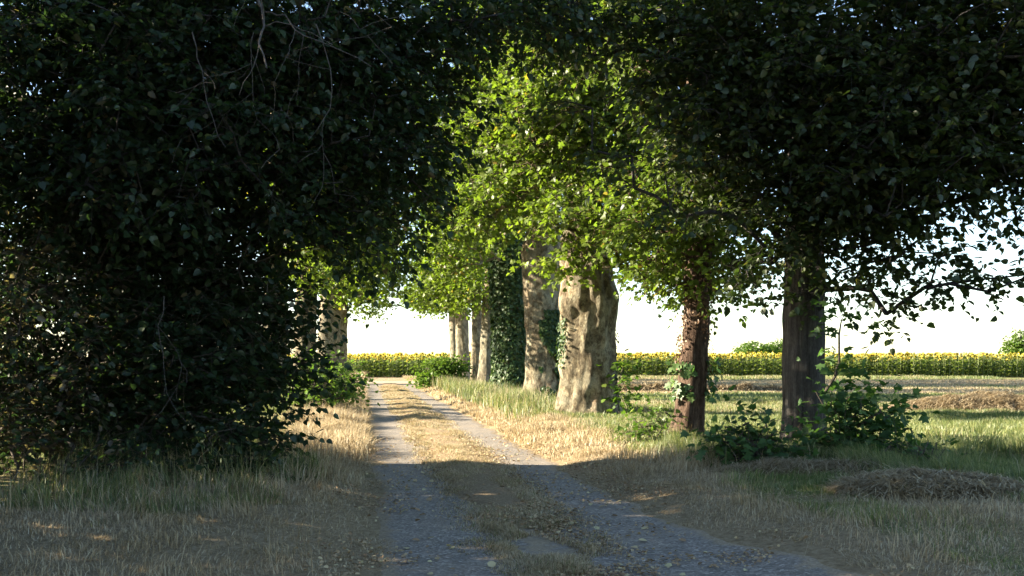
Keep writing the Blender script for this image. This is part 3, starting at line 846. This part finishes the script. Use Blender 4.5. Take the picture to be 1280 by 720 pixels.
# the rest of the thicket, beside the camera: its shade covers the foreground
def side_shrub(label, x, y, seed):
    shrub(label, x, y, [(np.array([x, y, 1.9]), (1.9, 2.2, 2.0), 8.8, 1.35), (np.array([x - 0.2, y - 0.1, 4.6]), (1.9, 2.3, 2.0), 8.5, 1.45)], seed, fan(x, y, 6, 1.0, 4.0, 0.04, seed), per=28)
side_shrub('tall dark shrub of the thicket beside the foreground, nearer than the fading shrub', -9.3, 10.9, 44)
side_shrub('tall dark shrub of the thicket beside the photographer', -9.0, 7.6, 45)
side_shrub('tall dark shrub of the thicket just behind the photographer', -8.7, 4.4, 46)
def side_tree(label, x, y, seed):
    tree('hornbeam_tree', label, 'tree', (x, y), [(x, y, 0, 0.35), (x, y, 3, 0.3), (x, y, 8, 0.18), (x, y, 11, 0.06)], [
        (np.array([x, y, 5.0]), (3.0, 3.4, 2.4), 5.5, 1.5), (np.array([x, y, 8.6]), (3.2, 3.4, 2.6), 4.0, 1.6)], seed, M['lime_bark'], M['dark_leaf'], AV, leaf=0.10, per=34, kind='broad', crown_z=2.6, trunk_kw=dict(seg=20, rough=0.03))
side_tree('dark tree rising out of the thicket left of the foreground', -11.2, 10.6, 47)
side_tree('dark tree rising out of the thicket left of the photographer', -11.0, 4.6, 48)

# unseen trees added behind the camera to keep sky light off the leaves
side_tree('unseen tree added behind the photographer on the right verge to block sky light', 6.6, -5.0, 51)
side_tree('unseen tree added behind the photographer on the left verge to block sky light', -4.6, -7.5, 52)
side_tree('farther unseen tree added behind the photographer to block sky light', 9.5, -12.0, 53)

# further trees of the left row
lrow = [
    (343, 36.5, 0.45, 'plane tree behind the thicket, its orange lit trunk just showing', M['plane_bark'], 3.0),
    (381, 41.0, 0.45, 'second plane tree of the left row behind the thicket', M['plane_bark'], 3.2),
    (411, 50.0, 0.55, 'grey trunked plane tree by the far end of the left verge', M['pale_bark'], 3.4),
    (424, 60.0, 0.45, 'farthest plane tree of the left row, reaching toward the sunflowers', M['pale_bark'], 3.2),
]
for k, (px, d, r, lab, bm, cr) in enumerate(lrow):
    p = W(px, HORIZON, d); bx, by = p[0], p[1]
    tp = [(bx, by, 0, r * 1.1), (bx, by, 2, r), (bx + 0.1, by, 5, r * 0.95), (bx, by, 8, r * 0.6), (bx, by, 13, 0.12)]
    tree('plane_tree', lab, 'tree', (bx, by), tp, [
        (np.array([bx + 1.6, by - 0.5, 5.8]), (2.4, 2.0, 1.7), 3.6, 1.15), (np.array([bx + 0.3, by, 8.8]), (cr, cr * 0.9, 2.4), 2.8, 1.3), (np.array([bx, by, 12.3]), (cr * 0.9, cr * 0.85, 2.2), 1.6, 1.6),
        (np.array([bx + 2.6, by, 7.6]), (2.0, 1.8, 1.6), 3.4, 1.2)], 60 + k,
        bm, M['plane_leaf'], AV, leaf=0.155, per=22, kind='lobed', tilt=0.9, crown_z=4.2, trunk_kw=dict(seg=28, rough=0.04, flare=0.3), rmax=0.18)

# ================================================================== BUSHES AND SHOOTS
LB = 'leafy shoots and bushes along the lane'
def bush(label, px, py_base, blobs, seed, n=7, h=0.9, r=0.4, **kw):
    d = EYE * F / (py_base - HORIZON)
    x = (px - 640) / F * d
    return shrub(label, x, d, [B(*b[:6], b[6] * 5.0) for b in blobs], seed, fan(x, d, n, r, h, 0.012, seed), group=LB, name='bush', **kw)

bush('leafy lime shoots sprouting on the right of the dark grey trunk', 1060, 576, [
    (1060, 550, 15.4, 0.52, 0.45, 0.34, 26), (1055, 505, 15.5, 0.40, 0.4, 0.28, 24), (1100, 520, 15.4, 0.28, 0.3, 0.24, 24), (1030, 555, 15.2, 0.32, 0.3, 0.30, 24), (1110, 560, 15.2, 0.25, 0.25, 0.2, 24), (1050, 460, 15.6, 0.14, 0.14, 0.16, 30), (1048, 410, 15.6, 0.10, 0.1, 0.22, 30)],
    71, n=9, h=1.2, leaf_m='shade_leaf', leaf=0.14, per=18, kind='lobed')
bush('small dark bush sprouting on the left of the dark grey trunk', 940, 585, [
    (938, 568, 14.4, 0.40, 0.35, 0.30, 32), (925, 540, 14.4, 0.22, 0.25, 0.2, 32), (965, 570, 14.6, 0.28, 0.3, 0.3, 30), (905, 548, 14.3, 0.14, 0.2, 0.12, 34), (950, 528, 14.5, 0.15, 0.2, 0.14, 30)],
    72, n=8, h=0.75, leaf_m='shade_leaf', leaf=0.12, per=18, kind='lobed')
bush('low dark green weed clump right of the leafy shoots', 1155, 588, [
    (1140, 575, 14.4, 0.5, 0.4, 0.20, 26), (1175, 582, 14.0, 0.4, 0.3, 0.16, 26)], 73, n=8, h=0.5, leaf_m='shade_leaf', leaf=0.09, per=14, kind='ovate')
bush('slim sapling against the right side of the knobbly plane', 776, 522, [
    (777, 470, 26.4, 0.22, 0.25, 0.36, 24), (775, 495, 26.4, 0.25, 0.25, 0.3, 24), (782, 515, 26.4, 0.25, 0.25, 0.18, 20)], 74, n=4, h=1.2, r=0.15, leaf_m='bush_leaf', leaf=0.15, per=10, kind='lobed')
bush('pale green weed left of the flaking trunk foot', 818, 553, [
    (820, 535, 18.6, 0.32, 0.3, 0.22, 26), (830, 515, 18.7, 0.16, 0.2, 0.2, 26), (800, 540, 18.4, 0.22, 0.2, 0.15, 24)], 75, n=6, h=0.55, leaf_m='bush_leaf', leaf=0.10, per=10, kind='lobed')
bush('bright green round bush at the far end of the right verge', 545, 483, [
    (545, 463, 55, 0.85, 0.8, 0.62, 9), (565, 460, 55.5, 0.7, 0.7, 0.7, 9), (532, 472, 54.5, 0.5, 0.5, 0.35, 10)], 76, n=8, h=1.2, r=0.6, leaf_m='bush_leaf', leaf=0.15, per=22, kind='lobed')
bush('bright green bush on the left verge in front of the grey trunk', 405, 520, [
    (405, 490, 27.5, 0.62, 0.7, 0.45, 12), (425, 485, 29.0, 0.5, 0.6, 0.5, 12), (385, 480, 28, 0.55, 0.6, 0.5, 12), (430, 475, 33, 0.6, 0.8, 0.5, 10), (405, 460, 31, 0.5, 0.6, 0.4, 10)], 77, n=8, h=1.0, r=0.5, leaf_m='bush_leaf', leaf=0.12, per=16, kind='round')

bush('low leafy weed clump in the deep shade under the thicket, well left of the lane', 140, 606, [
    (130, 592, 12.4, 0.45, 0.3, 0.16, 16), (175, 596, 12.3, 0.3, 0.25, 0.12, 16)], 78, n=5, h=0.3, leaf_m='shade_leaf', leaf=0.07, per=14, kind='broad')
# far trees beyond the sunflowers
def far_tree(label, px, top_py, d, w, seed, name='tree', bottom=0.0):
    x = (px - 640) / F * d
    zt = EYE + (HORIZON - top_py) / F * d
    tp = [(x, d, 0, 0.35), (x, d, zt * 0.5, 0.3), (x, d, zt * 0.8, 0.12)]
    return tree(name, label, 'tree', (x, d), tp, [(np.array([x, d, zt * 0.62]), (w, w, zt * 0.36), 0.8, 1.0), (np.array([x + w * 0.4, d, zt * 0.45]), (w * 0.75, w, zt * 0.3), 0.8, 1.0), (np.array([x - w * 0.45, d, zt * 0.4]), (w * 0.7, w, zt * 0.3), 0.8, 1.0)],
        seed, M['lime_bark'], M['bush_leaf'], 'far trees beyond the sunflowers', leaf=0.32, per=24, kind='round', crown_z=1.5, spread=0.7, trunk_kw=dict(seg=12, rough=0, step=0.4), rmax=0.1)
far_tree('distant round tree at the right edge beyond the sunflowers', 1276, 408, 190, 3.0, 81)
far_tree('low distant tree behind the sunflowers left of the dark trunk', 945, 426, 230, 4.5, 82)
far_tree('distant tree top half hidden behind the dark grey trunk', 978, 424, 235, 4.0, 83)
far_tree('tiny distant tree top just right of the dark grey trunk', 1036, 433, 240, 1.6, 84)

# ================================================================== GRASS
def blades(name, mat, x, y, h, w, rng, lean=0.5, rnd=None, z0=None):
    n = len(x)
    base = np.stack([x, y, (height(x, y) if z0 is None else z0) - 0.01], 1)
    a = rng.uniform(0, 2 * PI, n)
    side = np.stack([np.cos(a), np.sin(a), np.zeros(n)], 1)
    b = 4 * PI * fbm(x, y, 0.7, 123, 2) + rng.normal(0, 0.8, n)
    ld = np.stack([np.cos(b), np.sin(b), np.zeros(n)], 1) * (rng.random(n) ** 1.2 * lean)[:, None]
    up = np.zeros((n, 3)); up[:, 2] = h
    mid = base + up * 0.55 + ld * 0.35
    tip = base + up * np.clip(1 - 0.25 * np.linalg.norm(ld, axis=1) / np.maximum(h, 1e-3), 0.35, 1)[:, None] + ld * 1.15
    sw = side * (w * 0.5)[:, None]
    v = np.stack([base - sw, base + sw, mid + sw * 0.75, mid - sw * 0.75, tip], 1)
    o = (np.arange(n) * 5)[:, None]
    q = o + np.array([[0, 1, 2, 3]]); t = o + np.array([[3, 2, 4]])
    r = rng.random(n) if rnd is None else rnd
    return np_mesh(name, v.reshape(-1, 3), [q, t], mat, None, {'rnd': np.repeat(r, 5)}, False)


rg = np.random.default_rng(5)
def scatter(x0, x1, y0, y1, n):
    return rg.uniform(x0, x1, n), rg.uniform(y0, y1, n)

DX = []; GXs = []
def put(dst, x, y, h, w, lay=0.25):
    m = rg.random(len(x)) < lay * (y < 20)
    L = h * 1.1
    L = np.where(m, rg.uniform(0.10, 0.28, len(x)), L)
    h = np.where(m, rg.uniform(0.015, 0.06, len(x)), h)
    dst.append((x, y, h, w, L))

def in_view(x, y, m=0.8):
    return np.abs(x) < 0.515 * y + m

# near verges
x, y = scatter(-6, 9, 5.5, 17, 330000)
u = lane_u(x, y)
uR = 1.5 + 0.85 * (1 - sstep(6, 12, y)) + (fbm(x * 0, y, 0.7, 77, 3) - 0.5) * 0.6
off = ((u > uR) | (u < -1.40 + (fbm(x * 0, y, 0.7, 78, 3) - 0.5) * 0.5)) & in_view(x, y)
thin = rg.random(len(x)) < 0.45 + 0.55 * sstep(0, 0.9, np.abs(u) - 1.35)
bare = fbm(x, y, 0.8, 131, 3)
thin &= rg.random(len(x)) < 0.35 + 0.65 * sstep(0.36, 0.5, bare)
k = off & thin
x, y, u = x[k], y[k], u[k]
dr = dryness(x, y)
isdry = rg.random(len(x)) < sstep(0.2, 0.7, dr)
tuft = fbm(x, y, 0.55, 91, 2)
tuft2 = fbm(x, y, 1.7, 98, 2)
h = (0.02 + 0.24 * tuft ** 3 + 0.07 * sstep(0.5, 0.8, tuft2) + 0.05 * rg.random(len(x)) ** 2) * (0.55 + 0.45 * sstep(1.5, 2.4, np.abs(u)))
lush = sstep(1.8, 2.8, -u) * sstep(9.3, 11.0, y + (fbm(x, y, 1.3, 61) - 0.5) * 3.0)
h = h * (1 + 0.6 * lush) + 0.14 * lush * rg.random(len(x)) ** 4
h = np.where((u > 1.5) & (y < 13.5), h * 0.72, h)
lv = (u < -1.6) & (y > 12.5)
h = np.where(lv, h * 1.6 + 0.05, h)
# taller tufts round the foot of the right hand trees
ft = (u > 2.4) & (y > 12.5) & (fbm(x, y, 1.3, 95, 2) > 0.45)
h = np.where(ft, h * 1.8 + 0.03, h)
w = 0.0055 + 0.0035 * rg.random(len(x))
put(DX, x[isdry], y[isdry], h[isdry], w[isdry], 0.7); g_ = ~isdry
put(GXs, x[g_], y[g_], h[g_] * 1.15, w[g_], 0.1)
# thin seed stalks standing above the rest
x, y = scatter(-7, 9, 7.0, 20, 2600)
u = lane_u(x, y)
k = (np.abs(u) > 1.9) & in_view(x, y) & (fbm(x, y, 1.4, 99, 2) > 0.45)
x, y = x[k], y[k]
put(DX, x, y, rg.uniform(0.25, 0.55, len(x)), np.full(len(x), 0.0045), 0)

# middle distance, both sides of the lane
x, y = scatter(-12, 16, 16.5, 34, 260000)
u = lane_u(x, y)
k = (np.abs(u) > 1.45 + (fbm(x * 0, y, 0.8, 79, 3) - 0.5) * 0.5) & in_view(x, y)
x, y, u = x[k], y[k], u[k]
dr = dryness(x, y)
isdry = rg.random(len(x)) < sstep(0.2, 0.75, dr)
tuft = fbm(x, y, 0.9, 92, 2)
h = 0.05 + 0.22 * tuft ** 1.6 + 0.05 * rg.random(len(x))
h = np.where(u < -1.5, h * 1.7 + 0.06, h)
h = np.where((u > 1.4) & (u < 3), h * 0.8, h)
w = 0.011 + 0.006 * rg.random(len(x))
put(DX, x[isdry], y[isdry], h[isdry], w[isdry]); g_ = ~isdry
put(GXs, x[g_], y[g_], h[g_], w[g_])

# tall green grass along the right hand trunks
x, y = scatter(-8, 5, 23, 58, 90000)
u = lane_u(x, y)
k = (u > 2.0) & (u < 4.8) & (rg.random(len(x)) < np.exp(-((u - 3.1) / 0.8) ** 2))
x, y, u = x[k], y[k], u[k]
h = (0.25 + 0.5 * fbm(x, y, 1.2, 93, 2) + 0.15 * rg.random(len(x))) * sstep(22, 31, y)
w = 0.013 + 0.010 * rg.random(len(x))
dm = rg.random(len(x)) < 0.22
put(DX, x[dm], y[dm], h[dm] * 1.1, w[dm] * 0.7); put(GXs, x[~dm], y[~dm], h[~dm], w[~dm])

# far field and far verges
x, y = scatter(-16, 36, 33, 79, 190000)
u = lane_u(x, y)
k = (np.abs(u) > 1.5) & in_view(x, y) & ~((y > 58.8) & (y < 66.6) & (x < 2))
x, y, u = x[k], y[k], u[k]
dr = dryness(x, y)
isdry = rg.random(len(x)) < sstep(0.25, 0.75, dr)
h = 0.05 + 0.12 * fbm(x, y, 1.5, 94, 2) + 0.04 * rg.random(len(x))
h = np.where((u < -1.5) & (u > -5), h * 2.2, h)
h = np.where(y > 73, h * 2.0, h)
w = 0.02 + 0.015 * rg.random(len(x))
put(DX, x[isdry], y[isdry], h[isdry], w[isdry]); g_ = ~isdry
put(GXs, x[g_], y[g_], h[g_], w[g_])

# middle strip of the lane
x, y = scatter(-9, 4, 5.5, 58, 270000)
y = 5.5 + (58 - 5.5) * rg.random(len(x)) ** 1.9
u = rg.normal(0, 0.33, len(x)) + (fbm(y * 0 + 3, y, 0.8, 80, 3) - 0.5) * 0.5
patch = fbm(u * 2, y, 0.8, 96, 2)
dens = np.where(y < 10.0, sstep(0.42, 0.62, patch) * 0.8, 1.0)
k = (rg.random(len(x)) < dens) & (np.abs(u) < 0.8)
u, y, patch = u[k], y[k], patch[k]
x = lane_c(y) + u * 1.011
isdry = rg.random(len(x)) < 0.93
h = (0.03 + 0.16 * patch ** 2 + 0.05 * rg.random(len(x))) * (0.75 + 0.25 * sstep(11, 16, y)) * (1 - 0.5 * np.abs(u) / 0.8)
w = 0.007 + 0.00025 * y
put(DX, x[isdry], y[isdry], h[isdry], w[isdry]); g_ = ~isdry
put(GXs, x[g_], y[g_], h[g_], w[g_])

def merge(L): return [np.concatenate([q[i] for q in L]) for i in range(5)]
x, y, h, w, L = merge(DX)
tag(blades('dry_grass', M['dry_grass'], x, y, h, w, rg, L), 'straw coloured dry grass on verges, lane strip and field', 'dry grass', kind='stuff')
x, y, h, w, L = merge(GXs)
tag(blades('green_grass', M['green_grass'], x, y, h, w, rg, L * 0.6), 'green grass on the verges and in the field', 'green grass', kind='stuff')

# ================================================================== LITTER AND HAY
rl = np.random.default_rng(9)
def litter(n):
    y = 5.5 + 16 * rl.random(n) ** 1.6
    u = np.where(rl.random(n) < 0.62, rl.normal(0.12, 0.38, n), np.where(rl.random(n) < 0.6, rl.normal(1.75, 0.35, n), rl.normal(-1.55, 0.3, n)))
    x = lane_c(y) + u * 1.011
    k = fbm(x, y, 0.7, 97, 2) > np.where(np.abs(u - 0.15) < 0.55, 0.36, 0.47) + 0.14 * rl.random(n)
    return x[k], y[k]
x, y = litter(32000)
n = len(x)
pos = np.stack([x, y, height(x, y) + 0.026 + 0.02 * rl.random(n)], 1)
a = rl.uniform(0, 2 * PI, n)
lit = leaves_mesh('leaf_litter', M['litter'], None, pos, np.stack([np.cos(a), np.sin(a), rl.normal(0, 0.25, n)], 1), np.array([0, 0, 1.0]) + rl.normal(0, 0.45, (n, 3)), rl.uniform(0.014, 0.048, n), rl.random(n) * 0.95, 'ovate')
tag(lit, 'brown curled dead leaves drifted on the lane strip and edges', 'leaf litter', kind='stuff')

# single fallen leaves on the bare wheel tracks
protos = []
for kk in range(5):
    rr = np.random.default_rng(200 + kk)
    kind = 'round' if kk % 2 else 'ovate'
    ob = leaves_mesh('fallen_leaf', M['litter'], None, np.array([[0.0, 0, 0]]), np.array([[1.0, 0, 0.12]]), np.array([[0.1 * kk - .2, 0.25, 1.0]]), np.array([1.0]), np.array([[0.3, 0.55, 0.75, 0.9, 1.0][kk]]), kind, origin=(0, 0, 0))
    protos.append(ob)
cnt = 0
GL = 'single dead leaves fallen on the wheel tracks'
while cnt < 240:
    y = 6.2 + 15 * rl.random() ** 1.5
    u = (rl.normal(-0.95, 0.2) if rl.random() < 0.45 else rl.normal(0.95, 0.28))
    x = float(lane_c(y) + u * 1.011)
    if not in_view(np.array(x), np.array(y), 0): continue
    ob = protos[cnt % 5] if cnt < 5 else protos[cnt % 5].copy()
    if cnt >= 5: col.objects.link(ob)
    ob.location = (x, y, float(height(x, y)) + 0.024)
    ob.rotation_euler = (rl.normal(0, 0.15), rl.normal(0, 0.15), rl.uniform(0, 6.28))
    s = rl.uniform(0.035, 0.085); ob.scale = (s, s, s)
    tag(ob, 'small dry fallen leaf lying on the grey wheel tracks of the lane', 'leaf', GL)
    cnt += 1


def mound(name, label, cat, cx, cy, rx, ry, hz, seed, nstraw, straw_len, straw_w, rot=0.0):
    rng = np.random.default_rng(seed)
    gz = float(height(cx, cy))
    root = empty(name, (cx, cy, gz), label, cat)
    m, nr = 56, 18
    mb = MB()
    V = []
    cr, sr = math.cos(rot), math.sin(rot)
    def surf(px, py, q):
        lx, ly = px * rx, py * ry
        X = cx + lx * cr - ly * sr; Y = cy + lx * sr + ly * cr
        zz = hz * np.clip(1 - q ** 2, 0, 1) ** 0.8 * (0.25 + 1.0 * fbm(X, Y, 0.9 * max(ry, .8), seed, 3) + 0.5 * fbm(X, Y, 0.3, seed + 5, 2))
        return X, Y, height(X, Y) + zz - 0.03 * (q > 0.98)
    th = np.linspace(0, 2 * PI, m, endpoint=False)
    for j in range(nr):
        q = j / (nr - 1)
        wob = 1 + 0.25 * (fbm(np.cos(th) * 2 + seed, np.sin(th) * 2, 0.8, seed, 2) - 0.5)
        X, Y, Z = surf(np.cos(th) * q * wob, np.sin(th) * q * wob, np.full(m, q))
        V.append(np.stack([X, Y, Z], 1))
    i = np.arange(m); j2 = (i + 1) % m
    f = np.stack([i, i + m, j2 + m, j2], 1)
    mb.add(np.concatenate(V), [((np.arange(nr - 1) * m)[:, None, None] + f[None]).reshape(-1, 4)])
    mb.build('mound', M['hay'], root, smooth=True)
    q = np.sqrt(rng.random(nstraw)) * 1.05; t = rng.uniform(0, 2 * PI, nstraw)
    X, Y, Z = surf(np.cos(t) * q, np.sin(t) * q, np.minimum(q, 1))
    p = np.stack([X, Y, Z + 0.015 + 0.02 * rng.random(nstraw)], 1)
    a = rng.normal(0.2, 0.9, nstraw)
    d = unit(np.stack([np.cos(a), np.sin(a), rng.normal(0, 0.28, nstraw)], 1))
    L = straw_len * rng.uniform(0.4, 1.3, nstraw)
    s = unit(np.cross(d, np.array([0, 0, 1.0]))) * (straw_w * 0.5)
    bow = np.zeros((nstraw, 3)); bow[:, 2] = L * rng.uniform(0.0, 0.18, nstraw)
    p0 = p - d * L[:, None] * .5; p1 = p + d * L[:, None] * .5
    v = np.stack([p0 - s, p0 + s, p + bow + s, p + bow - s, p1], 1)
    o = (np.arange(nstraw) * 5)[:, None]
    np_mesh('straw', v.reshape(-1, 3), [o + np.array([[0, 1, 2, 3]]), o + np.array([[3, 2, 4]])], M['dry_grass'], root, {'rnd': np.repeat(rng.random(nstraw), 5)})
    return root


mound('hay_heap', 'heap of cut dry grass on the near right verge', 'hay heap', W(1165, HORIZON, 11.7)[0], 11.7, 1.15, 0.75, 0.15, 301, 9000, 0.36, 0.011, 0.15)
mound('hay_heap', 'low swath of cut grass in front of the leafy shoots', 'hay heap', W(1030, HORIZON, 13.6)[0], 13.6, 1.4, 0.45, 0.09, 302, 3500, 0.30, 0.008, -0.05)
mound('straw_windrow', 'long golden windrow of straw lying across the sunlit field', 'windrow', 15.6, 29.3, 4.8, 1.3, 0.50, 303, 26000, 0.36, 0.012, -0.04)
mound('straw_windrow', 'thin brown line of straw in the field between the trunks', 'windrow', 8.2, 46.0, 6.5, 0.7, 0.30, 304, 4500, 0.5, 0.03, 0.02)

# ================================================================== SUNFLOWERS
def sunflower_arrays(seed):
    rng = np.random.default_rng(seed)
    V = []; Fq = []; Mi = []; n = 0
    def add(v, f, mi):
        nonlocal n
        V.append(np.asarray(v, float)); Fq.append(np.asarray(f) + n); Mi.append(np.full(len(f), mi)); n += len(v)
    H = 1.0
    bend = rng.uniform(-0.03, 0.03)
    # stem: three sided
    ang = np.arange(3) * 2 * PI / 3
    for (z0, z1, r) in ((0, 0.5, .016), (0.5, 1.0, .012)):
        b = [(math.cos(t) * r + bend * z0, math.sin(t) * r, z0) for t in ang] + [(math.cos(t) * r * .85 + bend * z1, math.sin(t) * r * .85, z1) for t in ang]
        add(b, [[0, 1, 4, 3], [1, 2, 5, 4], [2, 0, 3, 5]], 0)
    # leaves
    for k in range(11):
        z = 0.12 + 0.8 * k / 11 + rng.uniform(-0.03, 0.03); a = k * 2.4 + rng.uniform(-.4, .4)
        L = rng.uniform(0.13, 0.2); wd = L * 0.42
        d = np.array([math.cos(a), math.sin(a)]); s = np.array([-d[1], d[0]])
        q = [(*(d * 0.01), z), (*(d * L * .45 + s * wd), z + 0.03), (*(d * L * 1.05), z - 0.06), (*(d * L * .45 - s * wd), z + 0.03)]
        add(q, [[0, 1, 2, 3]], 0)
    # head: tilted disc with petals, facing local -Y and a little down
    tilt = rng.uniform(-0.9, 0.3)
    R = rng.uniform(0.032, 0.050)
    nrm = np.array([0, -math.cos(tilt), math.sin(tilt)]); e1 = np.array([1, 0, 0.0]); e2 = np.cross(nrm, e1)
    c = np.array([bend, -0.03, 1.0])
    m = 8
    ring = lambda r, off: [c + nrm * off + e1 * math.cos(t) * r + e2 * math.sin(t) * r for t in np.arange(m) * 2 * PI / m]
    d = ring(R, 0.012) ; back = [c - nrm * 0.03]
    add(d, [[0, 1, 2, 3], [0, 3, 4, 7], [4, 5, 6, 7]], 2)
    add(ring(R, 0.010) + ring(R * .3, -0.03), [[i, (i + 1) % m, (i + 1) % m + m, i + m] for i in range(m)], 0)
    pv = []; pf = []
    for k in range(12):
        t = k * 2 * PI / 12 + rng.uniform(-.1, .1); r2 = R + rng.uniform(0.022, 0.042)
        o2 = rng.uniform(-0.005, 0.03)
        pv += [c + nrm * 0.008 + (e1 * math.cos(t - .2) + e2 * math.sin(t - .2)) * R * .95, c + nrm * 0.008 + (e1 * math.cos(t + .2) + e2 * math.sin(t + .2)) * R * .95,
               c + nrm * o2 + (e1 * math.cos(t + .12) + e2 * math.sin(t + .12)) * r2, c + nrm * o2 + (e1 * math.cos(t - .12) + e2 * math.sin(t - .12)) * r2]
        pf.append([4 * k, 4 * k + 1, 4 * k + 2, 4 * k + 3])
    add(pv, pf, 1)
    return np.concatenate(V), np.concatenate(Fq), np.concatenate(Mi), rng


SF = [sunflower_arrays(500 + k) for k in range(6)]
sfm = [M['sun_green'], M['petal'], M['disc']]
def set_mi(o, mi):
    o.data.polygons.foreach_set('material_index', np.asarray(mi, np.int32)); o.data.update()

sun_protos = []
for (v, f, mi, rng) in SF:
    ob = np_mesh('sunflower', v, [f], sfm, None, {'rnd': rng.random(len(v))}, False, origin=(0, 0, 0))
    set_mi(ob, mi); sun_protos.append(ob)
rs = np.random.default_rng(77)
NSF = 300
spots = []
for row in range(2):
    xs = np.linspace(-15.0, 42.5, NSF // 2) + rs.normal(0, 0.06, NSF // 2)
    for xx in xs: spots.append((xx, 80.0 + row * 0.7 + rs.normal(0, 0.12)))
for i, (xx, yy) in enumerate(spots):
    ob = sun_protos[i] if i < 6 else sun_protos[int(rs.integers(0, 6))].copy()
    if i >= 6: col.objects.link(ob)
    s = rs.uniform(1.4, 1.95) + 0.28 * (float(fbm(np.array(xx), np.array(yy), 5.0, 140, 2)) - 0.5)
    ob.location = (xx, yy, float(height(xx, yy)) - 0.02)
    ob.rotation_euler = (0, 0, rs.normal(0.5, 0.7)); ob.scale = (s * 1.1, s * 1.1, s)
    tag(ob, 'yellow headed sunflower in the front row of the field', 'sunflower', 'sunflowers along the edge of the field')
# the rest of the field as one crop
NV = 6500
dep = 81.3 + 70 * rs.random(NV) ** 2.2
xx = rs.uniform(-0.4, 0.62, NV) * dep
near_fill = rs.random(NV) < 0.3
VV = []; FF = []; MM = []; RR = []; nn = 0
for i in range(NV):
    v, f, mi, _ = SF[i % 6]
    a = rs.normal(0.5, 0.8); s = rs.uniform(1.4, 1.95) + 0.28 * (float(fbm(np.array(xx[i]), np.array(dep[i]), 5.0, 140, 2)) - 0.5)
    ca, sa = math.cos(a), math.sin(a)
    q = np.stack([(v[:, 0] * ca - v[:, 1] * sa) * s * 1.1 + xx[i], (v[:, 0] * sa + v[:, 1] * ca) * s * 1.1 + dep[i], v[:, 2] * s + 0.0], 1)
    VV.append(q); FF.append(f + nn); MM.append(mi); RR.append(np.full(len(v), rs.random())); nn += len(v)
crop = np_mesh('sunflower_crop', np.concatenate(VV), [np.concatenate(FF)], sfm, None, {'rnd': np.concatenate(RR)})
set_mi(crop, np.concatenate(MM))
tag(crop, 'sunflower field stretching back behind its front row', 'sunflower field', kind='stuff')

# ================================================================== SKY, SUN, CAMERA
world = bpy.data.worlds.new('World'); scene.world = world
world.use_nodes = True
nt = world.node_tree; nt.nodes.clear()
sky = nt.nodes.new('ShaderNodeTexSky'); sky.sky_type = 'NISHITA'; sky.sun_disc = False
sdir = Vector((-math.cos(SUN_EL) * math.cos(SUN_AZ), math.cos(SUN_EL) * math.sin(SUN_AZ), math.sin(SUN_EL)))
sky.sun_elevation = SUN_EL
sky.sun_rotation = math.atan2(sdir.x, sdir.y)
sky.air_density = 0.9; sky.dust_density = 0.4; sky.ozone_density = 1.0
bg = nt.nodes.new('ShaderNodeBackground'); bg.inputs['Strength'].default_value = 0.066
wo = nt.nodes.new('ShaderNodeOutputWorld')
nt.links.new(sky.outputs[0], bg.inputs[0]); nt.links.new(bg.outputs[0], wo.inputs['Surface'])

ld = bpy.data.lights.new('sun', 'SUN'); ld.energy = 5.0; ld.angle = math.radians(0.5); ld.color = (1.0, 0.86, 0.66)
lo = bpy.data.objects.new('sun', ld); col.objects.link(lo)
lo.location = (-40, 20, 30)
lo.rotation_euler = sdir.to_track_quat('Z', 'Y').to_euler()

cd = bpy.data.cameras.new('camera'); cd.sensor_width = 36.0; cd.lens = 36.0 * F / 1280.0
cd.shift_y = (HORIZON - 360.0) / 1280.0
cd.clip_start = 0.1; cd.clip_end = 8000
co = bpy.data.objects.new('camera', cd); col.objects.link(co)
co.location = (0, 0, EYE); co.rotation_euler = (PI / 2, 0, 0)
scene.camera = co

scene.view_settings.view_transform = 'Standard'
scene.view_settings.look = 'None'
scene.view_settings.gamma = 1.0
scene.view_settings.exposure = 2.7
cy = scene.cycles
cy.max_bounces = 6; cy.diffuse_bounces = 3; cy.glossy_bounces = 2; cy.transmission_bounces = 4; cy.transparent_max_bounces = 4
cy.caustics_reflective = False; cy.caustics_refractive = False
